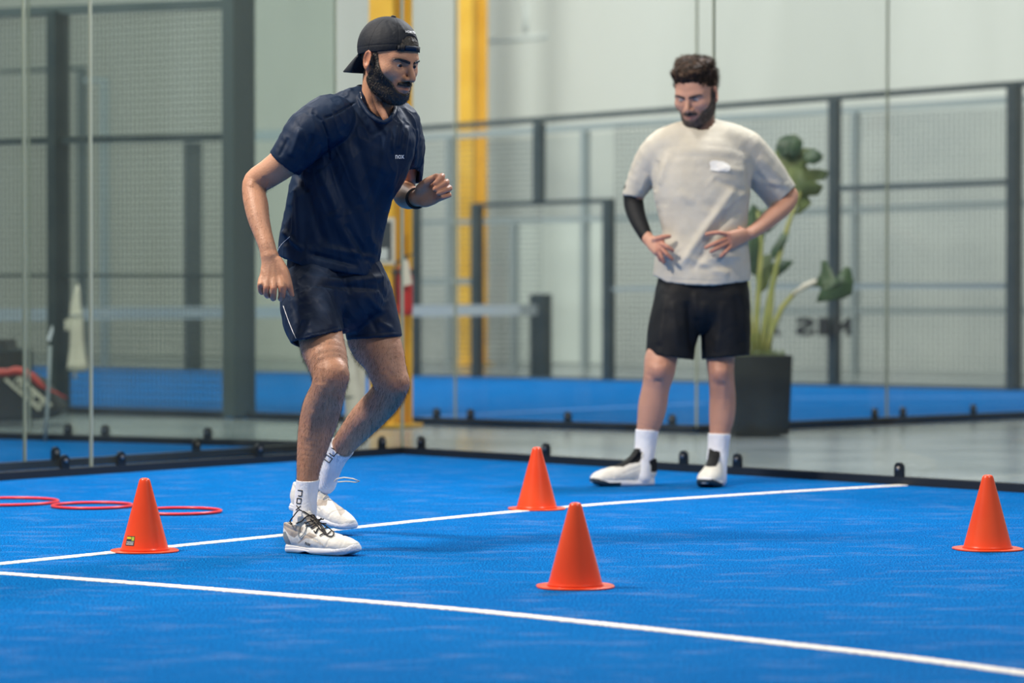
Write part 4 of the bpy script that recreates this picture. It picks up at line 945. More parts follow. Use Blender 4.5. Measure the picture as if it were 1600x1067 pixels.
# ================================================================== the leaning man
RB = Vector((atd(500, 452, 9.7).x, 9.7, 0))
def runner():
    hf = Frame(P3(605.6, 95, 9.66), math.radians(50), math.radians(14), 0, 1.08)
    head = head_sdf(jaw=1.05); headL = Local(head, hf)
    rleg = LB((504, 430, 9.74, 28, .070), (499, 480, 9.66, 31, .074), (499, 512, 9.60, 34, .078), (503, 536, 9.55, 35, .080), (509, 556, 9.50, 33, .075), (514, 575, 9.47, 29.8, .066), (516, 592, 9.45, 28, .063), (512, 611, 9.46, 27.5, .060), (504.5, 632, 9.49, 30, .063), (499, 652, 9.51, 30, .064), (494, 672, 9.515, 28, .059), (488, 700, 9.51, 24, .050), (483, 725, 9.50, 19.5, .042), (480, 752, 9.49, 16.5, .037), (477, 785, 9.48, 14.5, .034), (475, 815, 9.47, 15, .040))
    knee = Ell(P3(526, 586, 9.425), (.038, .034, .042))
    lleg = LB((560, 430, 9.86, 28, .075), (570, 480, 9.86, 33, .080), (583, 528, 9.845, 40.5, .085), (596, 553, 9.825, 35, .080), (603, 572, 9.81, 31, .071), (609, 590, 9.80, 29, .065), (613, 602, 9.805, 26, .058), (599, 625, 9.87, 26, .060), (572, 653, 9.96, 25, .058), (547, 682, 10.05, 20.5, .047), (533, 700, 10.11, 17, .040), (522, 716, 10.15, 15, .036), (514, 735, 10.17, 15, .038))
    lknee = Ell(P3(621, 600, 9.775), (.034, .036, .036))
    torso = LB((530, 450, 9.77, 48, .085), (518, 400, 9.77, 58, .09), (530, 330, 9.76, 68, .10), (552, 262, 9.75, 74, .105), (574, 212, 9.74, 66, .09), (588, 186, 9.72, 34, .06))
    neck = LB((584, 196, 9.735, 34, .066), (588, 168, 9.715, 27.5, .058), (591, 145, 9.70, 26, .056), (594, 120, 9.69, 27, .058))
    scm = LB((579, 118, 9.63, 5, .012), (590, 160, 9.63, 6, .014), (603, 186, 9.62, 5, .012))
    rarm = LB((497, 200, 9.62, 34, .065), (466, 230, 9.60, 28, .056), (443, 254, 9.605, 24.5, .051), (420, 271, 9.62, 22, .047), (401, 284, 9.635, 20.5, .044), (397, 301, 9.62, 18.5, .042), (400.5, 321, 9.59, 18.8, .040), (404, 341, 9.56, 17, .037), (410.5, 364, 9.53, 14.5, .031), (417, 384, 9.50, 13.2, .026), (421, 400, 9.485, 13.5, .022))
    palm = LB((422, 402, 9.482, 13.5, .021), (424.5, 417, 9.475, 17, .019), (425.5, 431, 9.465, 20, .017), (424.5, 442, 9.455, 20.5, .015), sub=3)
    fg = [LB((439, 438, 9.455, 6.0), (440.5, 449, 9.440, 6.0), (440.5, 461, 9.450, 5.7), (439, 466, 9.468, 5.2), sub=2),
          LB((428, 440, 9.452, 5.4), (427.5, 451, 9.435, 5.5), (427, 462, 9.445, 5.2), (427, 466, 9.465, 4.9), sub=2),
          LB((417, 440, 9.455, 5.2), (416, 450, 9.440, 5.2), (416.5, 459, 9.450, 5.0), (418, 462, 9.470, 4.7), sub=2),
          LB((408.5, 437, 9.462, 4.6), (406.5, 446, 9.450, 4.6), (407.5, 454, 9.460, 4.4), (409, 457, 9.475, 4.1), sub=2)]
    th = LB((436, 408, 9.475, 6.5), (445, 424, 9.460, 6.6), (450.5, 438, 9.450, 5.2), (453, 449, 9.448, 5.0), (456, 461, 9.452, 3.9), sub=2)
    rhand = Grp([Grp([palm, Grp(fg, .0015)], .008), th], .010)
    kn = [Ell(P3(x, y, 9.443), (.0085, .008, .008)) for x, y in ((439, 446), (427.5, 448), (416.5, 447), (407.5, 444))]
    rhand = Grp([rhand]+kn, .006)
    larm = LB((630, 210, 9.86, 20, .05), (636, 240, 9.90, 17, .045), (637, 270, 9.95, 14.5, .040), (631, 297, 9.97, 18, .042), (636, 306, 9.89, 20.5, .043), (645, 309, 9.81, 17, .036), (653, 309, 9.74, 13, .027))
    lp = Grp([LB((655, 309, 9.735, 12.5, .022), (664, 308, 9.715, 16.5, .020), (674, 304, 9.70, 17, .017), (682, 300, 9.695, 14.5, .014), side=(.3, 0, 1)), LB((657, 298, 9.715, 9, .019), (665, 292, 9.70, 8, .017), sub=1)], .012)
    lf = [LB((680, 288, 9.700, 5.2), (690, 276, 9.690, 5.2), (689, 277, 9.665, 5.0), (680, 287, 9.645, 4.4), sub=2),
          LB((685, 295, 9.700, 5.2), (697, 285, 9.690, 5.3), (695, 286, 9.662, 5.1), (680, 295.5, 9.640, 4.5), sub=2),
          LB((686, 303, 9.700, 5.0), (702, 294, 9.690, 5.1), (698, 296, 9.662, 4.9), (685, 301.5, 9.640, 4.3), sub=2),
          LB((684, 311, 9.702, 4.7), (701.5, 304.5, 9.692, 4.4), (697, 306, 9.668, 4.2), (690, 308, 9.650, 3.9), sub=2)]
    lt = LB((657, 294, 9.70, 7.5), (666, 285, 9.68, 6.6), (675, 279, 9.672, 5.3), (682, 275, 9.668, 4.3), sub=2)
    lhand = Grp([Grp([lp, Grp(lf, .0012)], .006), lt], .008)
    body = Grp([Grp([torso, rleg, lleg, rarm, larm], .02), Grp([neck, scm], .012), knee, lknee], .022)
    body = Grp([body, headL], .014); body = Grp([body, rhand, lhand], .008)
    def dsp(Vt, N_):
        return folds2([(500, 560, 506, 600, 5, -.002), (521, 604, 512, 640, 4, -.002), (533, 575, 541, 590, 4, .002), (500, 575, 496, 600, 4, -.0025), (488, 640, 480, 690, 6, .0025), (512, 640, 500, 700, 5, .002), (600, 575, 618, 590, 4, -.002), (625, 590, 634, 604, 4, .002), (405, 415, 421, 440, 2, .001), (428, 412, 429, 440, 1.8, .001), (434, 410, 438, 438, 1.8, .001), (421, 412, 418, 440, 1.8, .0009), (396, 280, 392, 292, 4, .002), (412, 275, 416, 292, 3, -.002), (598, 150, 604, 186, 3, .002), (590, 150, 597, 184, 3, -.0015)])(Vt, N_)
    def stub(Vt):
        q = hf.l(Vt); d = beard_reg(q, -.135); near = (np.abs(q) < .15).all(1); s = np.clip(.5-d/.020, 0, 1)*near
        px, py = proj(Vt); hairline = np.clip(1-((q[:, 1]+.06)/.05)**2, 0, 1)*0
        nape = near*(q[:, 1] < -.02)*(q[:, 2] < .02)*(q[:, 2] > -.055)*.8
        leg = ((py > 528) & (py < 752) & (px > 455) & (px < 645))*.08; return np.clip(s*.85+nape+leg, 0, 1)
    def flush(Vt):
        q = hf.l(Vt); near = (np.abs(q) < .15).all(1); l = np.exp(-((q[:, 0]/.022)**2+((q[:, 2]+.0645)/.010)**2))*(q[:, 1] > .07); ear = (np.abs(q[:, 0]) > .074)*.45
        px, py = proj(Vt); fingers = ((px > 676) & (py < 312) & (py > 270)) | ((py > 446) & (py < 475) & (px < 460) & (px > 398)); kneep = np.exp(-(((px-526)/14)**2+((py-588)/12)**2))*.3+np.exp(-(((px-624)/14)**2+((py-602)/10)**2))*.3
        return near*np.clip(l*.8+ear, 0, 1)+fingers*.35+kneep
    Vt, F4 = polygonise(body, .0031, 'person'); Vt = relax(Vt, F4, 1, .4); N_ = vnormals(Vt, F4); Vt = Vt+N_*dsp(Vt, N_)[:, None]
    base = np.array(RB); p = to_obj('person', Vt-base, F4, M['skin'], None); p.location = RB
    for an, fn in (('stubble', stub), ('flush', flush)):
        a = p.data.attributes.new(an, 'FLOAT', 'POINT'); a.data.foreach_set('value', fn(Vt).astype(f32))
    tag(p, 'bearded man in navy shirt, shorts and backward cap, leaning forward mid-step', 'person')
    # --- hair on the legs and forearms
    px, py = proj(Vt); leg = (py > 528) & (py < 752) & (px < 645) & (px > 455); qn = np.where(leg)[0]
    axis = lambda P, N2: np.stack([np.full(len(P), -.12), np.zeros(len(P)), np.full(len(P), -1.0)], 1)
    strands('leg_hair', Vt[qn], N_[qn], 17000, .014, .00020, axis, M['hair'], p, 3, .25)
    arm = np.where((py > 285) & (py < 400) & (px < 432) & (px > 372))[0]
    strands('arm_hair', Vt[arm], N_[arm], 1500, .009, .0002, axis, M['hair'], p, 4, .25)
    # --- eyes, brows, beard, hair
    for s in (-1, 1): eyeball(hf, s, (-.05, 1, -.22), p)
    brow_hair(hf, head, p, M['hair'], .0042)
    bfield = Fn(lambda X: np.maximum(head(hf.l(X), None)*hf.k-.0036, beard_reg(hf.l(X), -.136)*hf.k), *(lambda c: (c.min(0), c.max(0)))(np.array([hf.w((x, y, z)) for x in (-.09, .09) for y in (-.01, .125) for z in (-.135, .032)])))
    Vb, Fb = polygonise(bfield, .0020, 'beard'); Vb = relax(Vb, Fb, 2, .5); Nb = vnormals(Vb, Fb); Vb = Vb+Nb*(noise3(Vb, 320)*.0016)[:, None]
    bd = to_obj('beard', Vb, Fb, M['hair'], p); dn = hf.R[1]*.35-hf.R[2]
    strands('beard_hair', Vb, Nb, 4200, .0070, .00028, lambda P, N2: np.tile(dn, (len(P), 1)), M['hair'], bd, 6, .45)
    hfield = Fn(lambda X: (lambda q: np.maximum(np.maximum(head(q, None)*hf.k-.0050, (np.where(q[:, 2] > .024+.28*q[:, 1], np.maximum(np.abs(q[:, 0])-.041, .045-q[:, 1]), np.abs(q[:, 0])-.071))*hf.k), (-(q[:, 2]-(-.020+.25*q[:, 1]+np.clip((q[:, 1]+.01)/.05, 0, 1)*.052)))*hf.k))(hf.l(X)), headL.lo, headL.hi)
    solid('hair', hfield, .0035, M['hair'], p, rel=1, disp=lambda Vt, N_: noise3(Vt, 150)*.002)
    # --- backward cap
    ce = Local(Ell((0, -.008, .040), (.0835, .1015, .0935)), hf)
    cutl = lambda X: (lambda q: -(q[:, 2]-(.022+.28*q[:, 1]-.02*np.clip(-q[:, 1]-.05, 0, 1))))(hf.l(X))
    cin = Local(Ell((0, -.008, .040), (.0795, .0970, .0895)), hf)
    hole = Local(Ell((0, .104, .0675), (.038, .05, .0300)), hf)
    cf = Grp([ce, Fn(cutl, [-9]*3, [9]*3)], .001, 'int'); cf = Grp([cf, cin], .001, 'sub'); cf = Grp([cf, hole], .002, 'sub'); cf.lo, cf.hi = ce.lo, ce.hi
    def cdsp(Vt, N_):
        q = hf.l(Vt); a = np.arctan2(q[:, 0], q[:, 1]+.008); out = np.zeros(len(Vt))
        for k in range(6): out += -.0012*np.exp(-(((a-(-math.pi+math.pi/6+k*math.pi/3)+math.pi) % (2*math.pi)-math.pi)/.02)**2)
        hem = q[:, 2]-(.022+.28*q[:, 1]); out += -.0010*np.exp(-((hem-.020)/.0016)**2)
        return out+noise3(q, 22)*.0018+folds2([(604, 32, 616, 52, 3, -.0018), (620, 34, 632, 50, 3, .0018), (596, 40, 592, 70, 4, .001), (612, 36, 628, 44, 2.5, -.0014)])(Vt, N_)
    cap = solid('cap', cf, .0021, M['capm'], p, rel=1, disp=cdsp)
    m = MB(); t_ = hf.w((0, -.008, .1325)); m.lathe(Vector(t_), [(.0085, 0), (.0085, .003), (.005, .0055)], 14, Vector(hf.R[2])); m.build('button', M['capm'], cap, True)
    # brim, at the back
    vs = []; nx, ny = 20, 10
    for j in range(ny+1):
        for i in range(nx+1):
            x = -1+2*i/nx; v = j/ny; w = .074*(1-.30*v**2.2); y = -(.100*math.sqrt(max(0, 1-(x*.80)**2)))+.004-.068*v*(1-.55*abs(x)**2.6); z = .020+.28*y*.95+.004-.052*v-.016*x*x*(1-.2*v)+.006
            vs.append(hf.w((x*w, y, z)))
    fs = [(j*(nx+1)+i, j*(nx+1)+i+1, (j+1)*(nx+1)+i+1, (j+1)*(nx+1)+i) for j in range(ny) for i in range(nx)]
    m = MB(); m.add(vs, fs); b = m.build('brim', M['capm'], cap, True); so = b.modifiers.new('thick', 'SOLIDIFY'); so.thickness = .004
    # strap across the forehead
    def arc(a0, a1, rx, ry, zf, n=14):
        return [hf.w((math.sin(a)*rx, -.008+math.cos(a)*ry, zf+.28*(-.008+math.cos(a)*ry))) for a in [a0+(a1-a0)*i/n for i in range(n+1)]]
    def band(name, a0, a1, z0, z1, out, mt, par, th=.003):
        lo_ = arc(a0, a1, .0835+out, .1018+out, z0); hi_ = arc(a0, a1, .0820+out, .0998+out, z1); m = MB(); m.add(lo_+hi_, [(i, i+1, len(lo_)+i+1, len(lo_)+i) for i in range(len(lo_)-1)])
        o = m.build(name, mt, par, True); s_ = o.modifiers.new('t', 'SOLIDIFY'); s_.thickness = th; return o
    band('strap', -.62, .62, .021, .038, .001, M['capm'], cap); band('strap_buckle', -.52, -.40, .019, .040, .004, M['lace'], cap); band('strap_end', -.38, .10, .0225, .0365, .0045, M['navy'], cap)
    cb_ = bvh_of(cap); me = text_mesh('VORTEX', .01, .0002, .0003); decal(me, cb_, 643, 50.5, 21, 3.6, -.10, .0012); link('lettering', me, M['white'], cap)
    # --- necklace and wristband
    m = MB(); m.tube([Vector(P3(*q)) for q in ((563, 143, 9.665), (565, 156, 9.652), (571, 172, 9.638))], .0008, 5); m.build('necklace', M['silver'], p, True)
    wc = np.array(P3(650.5, 310, 9.755)); wx = np.array(P3(657, 310, 9.71))-np.array(P3(645, 309, 9.81)); wx /= np.linalg.norm(wx); e1 = np.cross(wx, [0, 0, 1]); e1 /= np.linalg.norm(e1); e2 = np.cross(wx, e1)
    m = MB(); n = 28; ring = []
    for k in range(n):
        t = 2*math.pi*k/n; ring.append(wc+e1*math.cos(t)*.0325+e2*math.sin(t)*.0315)
    m.tube([Vector(q) for q in ring], .0048, 8, closed=True); m.build('wristband', M['lace'], p, True)
    # --- t-shirt
    tb_ = LB((586, 168, 9.73, 34, .066), (576, 184, 9.73, 62, .085), (566, 208, 9.735, 84, .110), (554, 245, 9.74, 86, .130), (539, 280, 9.75, 80.5, .134), (529, 315, 9.755, 80.5, .135), (522, 350, 9.76, 80, .134), (515, 385, 9.765, 80, .132), (513, 415, 9.765, 79, .140), (512, 450, 9.765, 79, .142))
    rs = LB((515, 188, 9.64, 40, .085), (485, 206, 9.61, 38, .080), (458, 238, 9.60, 31.5, .068), (444, 256, 9.605, 29, .062), (425, 278, 9.61, 29, .060))
    ls = LB((624, 196, 9.80, 33, .092), (634, 220, 9.84, 28, .084), (639.5, 252, 9.89, 21.5, .070), (641.5, 288, 9.93, 16.5, .058), (642, 315, 9.94, 16.5, .058))
    rcut = Half(P3(444, 257, 9.60), np.array(P3(425, 279, 9.61))-np.array(P3(462, 233, 9.60))); lcut = Half(P3(642, 285.5, 9.9), (0, 0, -1))
    def hemf(X):
        x, y = proj(X); return ((y-(400+np.clip((x-437)/40, 0, 1)*17+np.clip((x-477)/110, 0, 1)*16))*.0021).astype(f32)
    tb2 = Grp([tb_, Fn(hemf, [-9]*3, [9]*3)], .004, 'int'); rs2 = Grp([rs, rcut], .003, 'int'); ls2 = Grp([ls, lcut], .003, 'int')
    outer = Grp([Grp([tb2, rs2], .012), ls2], .012)
    ti = LB((522, 350, 9.76, 75, .128), (513, 415, 9.765, 74.5, .131), (512, 480, 9.765, 75, .133))
    ri = LB((485, 206, 9.61, 32, .07), (444, 256, 9.605, 26.3, .056), (420, 284, 9.61, 26, .056)); li = LB((636, 222, 9.86, 22, .07), (642, 330, 9.94, 13.8, .052), sub=1)
    neckh = LB((606, 118, 9.66, 25, .058), (594, 165, 9.70, 27, .062), (590, 176, 9.71, 26, .058), side=(1, 0, 0))
    sh = Grp([outer, Grp([ri, li, neckh], .002), Grp([ti, Fn(lambda X: ((proj(X)[1]*-1+404)*.0021).astype(f32), [-9]*3, [9]*3)], .002, 'int')], .003, 'sub')
    cpts = [(560, 141, 9.715), (564, 158, 9.655), (578, 180, 9.615), (598, 191, 9.60), (612, 182, 9.635), (617, 170, 9.70), (608, 157, 9.76), (585, 142, 9.79), (568, 136, 9.765), (560, 141, 9.715), (564, 158, 9.655)]
    collar = Limb([tuple(P3(*q))+(.0075, .0075) for q in cpts], sub=4)
    sh = Grp([sh, collar], .005); sh.lo, sh.hi = outer.lo, outer.hi+np.array([0, 0, .1])
    FL = [(520, 180, 556, 160, 1.3, -.0035), (506, 184, 520, 180, 1.3, -.0035), (487, 176, 504, 190, 1.5, -.003), (504, 190, 513, 215, 1.5, -.004), (513, 215, 514, 250, 1.5, -.005),
          (628, 190, 622, 232, 3, .005), (636, 196, 630, 250, 3.5, .006), (620, 195, 612, 240, 3.5, .004), (650, 200, 645, 260, 4, .004), (605, 200, 596, 270, 5, .004),
          (530, 205, 575, 330, 9, .006), (510, 240, 545, 335, 8, -.006), (555, 215, 590, 330, 8, -.005), (500, 265, 530, 340, 6, .007), (480, 290, 505, 380, 7, -.007), (465, 290, 470, 390, 6, .007), (452, 320, 448, 385, 5, -.006), (440, 360, 475, 392, 4, .006),
          (520, 330, 560, 400, 9, .007), (560, 320, 588, 400, 8, .005), (540, 350, 575, 410, 5, -.006), (480, 395, 560, 415, 4, -.006), (500, 385, 590, 405, 5, .005), (600, 270, 585, 380, 6, -.005), (618, 250, 606, 330, 5, .005),
          (470, 200, 455, 245, 5, .005), (490, 210, 470, 262, 4, -.005), (500, 225, 480, 268, 3.5, .005), (450, 215, 436, 245, 3, -.003), (462, 268, 480, 300, 5, -.007)]
    shirt = solid('t_shirt', sh, .0036, M['navy'], p, rel=2, disp=lambda V_, N_: 1.5*folds2(FL)(V_, N_)+noise3(V_*np.array([1, 1, .45]), 16, 3)*.0035+wrinkle(V_, (.30, .1, -1), 30, 7, 3)*.0075+wrinkle(V_, (-.55, .1, -1), 24, 6, 9)*.0055)
    sb_ = bvh_of(shirt); me = text_mesh('nox', .02, .0002, .0002); decal(me, sb_, 624.5, 245, 14, 6, .03, .0012); link('lettering', me, M['white'], shirt)
    # --- shorts
    pel = LB((516, 395, 9.77, 64, .105), (516, 418, 9.77, 69, .114), (523, 440, 9.77, 78, .126), (530, 462, 9.77, 76, .125))
    rln = [(508, 428, 9.765, 46, .090), (493, 458, 9.70, 53, .118), (487.5, 490, 9.635, 48, .122), (494, 520, 9.575, 42.5, .118), (499, 560, 9.53, 42, .118)]
    lln = [(566, 428, 9.84, 34, .100), (573, 452, 9.85, 38, .115), (577, 485, 9.855, 42.5, .112), (584, 520, 9.85, 43.5, .108), (590, 560, 9.84, 43, .106)]
    rl = LB(*rln); ll = LB(*lln)
    def rhem(X):
        x, y = proj(X); return ((y-(531-np.clip((x-470)/65, -.3, 1)*15+np.clip((X[:, 1]-9.60)/.09, 0, 1)*18))*.0021).astype(f32)
    def lhem(X):
        x, y = proj(X); return ((y-(531-np.clip((x-543)/82, 0, 1)*6+np.clip((X[:, 1]-9.86)/.1, 0, 1)*5))*.0021).astype(f32)
    rl2 = Grp([rl, Fn(rhem, [-9]*3, [9]*3)], .002, 'int'); ll2 = Grp([ll, Fn(lhem, [-9]*3, [9]*3)], .002, 'int')
    rin = cav(rln, .009, 492); lin = cav(lln, .009, 492)
    so_ = Grp([Ell(P3(586, 440, 9.80), (.044, .05, .024)), Grp([pel, Fn(lambda X: ((398-proj(X)[1])*.0021).astype(f32), [-9]*3, [9]*3)], .003, 'int'), Grp([rl2, rin], .003, 'sub'), Grp([ll2, lin], .003, 'sub')], .014)
    so_.lo, so_.hi = pel.lo-np.array([.1, .32, .4]), pel.hi+np.array([.12, .1, 0])
    FS = [(470, 430, 540, 440, 5, .006), (540, 440, 604, 432, 5, .006), (480, 445, 600, 452, 4, -.007), (500, 460, 530, 520, 7, .006), (526, 450, 540, 520, 5, -.010), (470, 470, 500, 440, 5, .005), (540, 470, 560, 520, 6, .005), (570, 460, 600, 490, 5, .006), (590, 500, 612, 515, 4, .005), (575, 490, 590, 520, 4, -.005), (480, 490, 490, 525, 6, .004), (455, 470, 470, 520, 5, -.005), (472, 527, 534, 510, 1.2, -.002), (546, 524, 622, 518, 1.2, -.002), (590, 440, 604, 470, 4, -.006), (510, 435, 580, 425, 3, -.005)]
    shorts = solid('shorts', so_, .0037, M['navy2'], p, rel=2, disp=lambda V_, N_: folds2(FS)(V_, N_)+noise3(V_, 20, 7)*.003+wrinkle(V_, (.45, .1, -1), 32, 8, 5)*.006)
    hb = bvh_of(shorts)
    m = MB(); m.tube(hitpath(hb, [(443, 478), (450, 498), (457, 516), (463, 529)], .001, D=9.6), .0011, 6); m.build('piping', M['white'], shorts, True)
    m = MB(); m.tube(hitpath(sb_, [(453, 370), (445, 377), (438, 385), (435, 391)], .001, D=9.6), .0009, 6); m.build('seam_piping', M['white'], shirt, True)
    # --- socks
    s1 = LB((482, 738, 9.492, 18.6, .043), (480.5, 755, 9.49, 18.2, .041), (478, 775, 9.485, 17.6, .040), (476.5, 800, 9.475, 18, .041), (474, 830, 9.465, 18.5, .045))
    k1 = sock_part('sock', s1, [Half(P3(481, 749, 9.49), (0, -.12, 1))], .002, p); 
    s2 = LB((545, 685, 10.06, 21.5, .05), (534, 699, 10.105, 19.5, .045), (524, 715, 10.14, 17.5, .041), (515, 735, 10.165, 17, .042), (508, 755, 10.18, 17, .044))
    k2 = sock_part('sock', s2, [Half(P3(535, 697, 10.10), np.array(P3(545, 684, 10.06))-np.array(P3(524, 715, 10.14)))], .0022, p)
    kb1, kb2 = bvh_of(k1), bvh_of(k2)
    def block_text(b, o, cx, cy, w, h, ang, rows, off=.0010):
        # squared letters N O X drawn as bars
        ca, sa = math.cos(ang), math.sin(ang)
        def pt(u, v): return (cx+u*w*ca-v*h*sa, cy+u*w*sa+v*h*ca)
        m = MB()
        for ln in rows:
            q = [pt(*a) for a in ln]
            P_ = hitpath(b, q, off, 4, D=9.5 if cx < 500 and cy > 740 else 10.1) if len(q) > 2 else hitpath(b, [q[0], ((q[0][0]+q[1][0])/2, (q[0][1]+q[1][1])/2), q[1]], off, 3, D=9.5)
            m.tube(P_, .0016, 5)
        m.build('lettering', M['lace'], o)
    # letters run down the leg: u across, v along
    let = [[(-.5, -.48), (.5, -.48)], [(.5, -.48), (.5, -.22)], [(.5, -.22), (-.3, -.22)],
           [(-.5, -.10), (.5, -.10)], [(.5, -.10), (.5, .14)], [(.5, .14), (-.5, .14)], [(-.5, .14), (-.5, -.10)],
           [(-.5, .24), (.5, .46)], [(.5, .24), (-.5, .46)]]
    block_text(kb1, k1, 467.5, 782, 6.5, 33, .10, let); block_text(kb2, k2, 513, 716, 11, 34, .62, let[:7])
    # --- shoes
    he, to = fl(449, 862), fl(549, 868); f1 = SFrame((he.x, he.y, 0), (to.x, to.y, 0), .98)
    polys = [([(440, 803), (457, 803), (453, 818), (474, 824), (472, 831), (460, 840), (452, 836), (443, 824)], 1), ([(465, 849), (474, 838), (483, 832), (496, 837), (487, 842), (478, 841), (468, 848)], 1), ([(476, 810), (500, 796), (505, 806), (500, 820), (488, 828)], 1), ([(441, 832), (446, 830), (455, 850), (446, 852)], 2)]
    sh1 = make_shoe(f1, p, .0021, None, 1, foot=-1, polys=polys)
    b1 = bvh_of(sh1)
    for path in ([(493, 813), (483, 806), (474, 800), (467, 797), (459, 806), (453, 815), (457, 819), (470, 815), (480, 807), (490, 806), (496, 812)],
                 [(494, 813), (503, 818), (514, 825), (521, 832), (520, 838), (512, 838), (505, 830), (498, 820), (492, 812)],
                 [(476, 817), (486, 815), (496, 812), (506, 811)], [(478, 823), (488, 820), (500, 818), (510, 818)], [(491, 830), (494, 833), (497, 827), (503, 829), (512, 824)], [(500, 838), (505, 835), (511, 836), (518, 830)], [(486, 826), (492, 822), (498, 815), (502, 809)], [(484, 812), (492, 818), (500, 828), (510, 836)], [(489, 806), (497, 816), (506, 828), (512, 838)]):
        m = MB(); m.tube(hitpath(b1, path, .0035, 5, D=9.42), .0021, 6); m.build('lace', M['lace'], sh1, True)
    m = MB(); m.tube(hitpath(b1, [(472, 812), (468, 826), (467, 836), (471, 839), (477, 832), (480, 822)], .003, 4, D=9.4), .0014, 6); m.build('lace', M['steel3'], sh1, True)
    me = text_mesh('nox', .01, .0002, .0002); decal(me, b1, 481, 850, 9, 4, -.35, .001); link('lettering', me, M['dark'], sh1)
    for i in range(6):
        m = MB(); m.tube(hitpath(b1, [(490+i*2.6, 842+i*1.3), (491.5+i*2.6, 846+i*1.3)], .0004, 2, D=9.4), .0010, 5); m.build('vent', M['beige'], sh1)
    toe = P3(556, 837, 10.07); heel = P3(455, 794, 10.24); toe[2] = max(toe[2], .004); f2 = SFrame(heel, toe, .98, roll=.0)
    sh2 = make_shoe(f2, p, .0024, 'lacew', 1, foot=1, polys=[([(497, 780), (512, 782), (510, 790), (494, 790)], 1), ([(506, 745), (520, 752), (540, 800), (532, 806), (512, 770)], 1)])
    b2 = bvh_of(sh2)
    m = MB(); m.tube([Vector(P3(*q)) for q in ((522, 752, 10.05), (527, 748, 10.0), (538, 746, 9.97), (552, 748, 9.95), (562, 752, 9.94), (556, 753.5, 9.95), (542, 752, 9.97), (528, 753, 10.0))], .0022, 6); m.build('lace', M['lacew'], sh2, True)
    return p
person1 = runner()
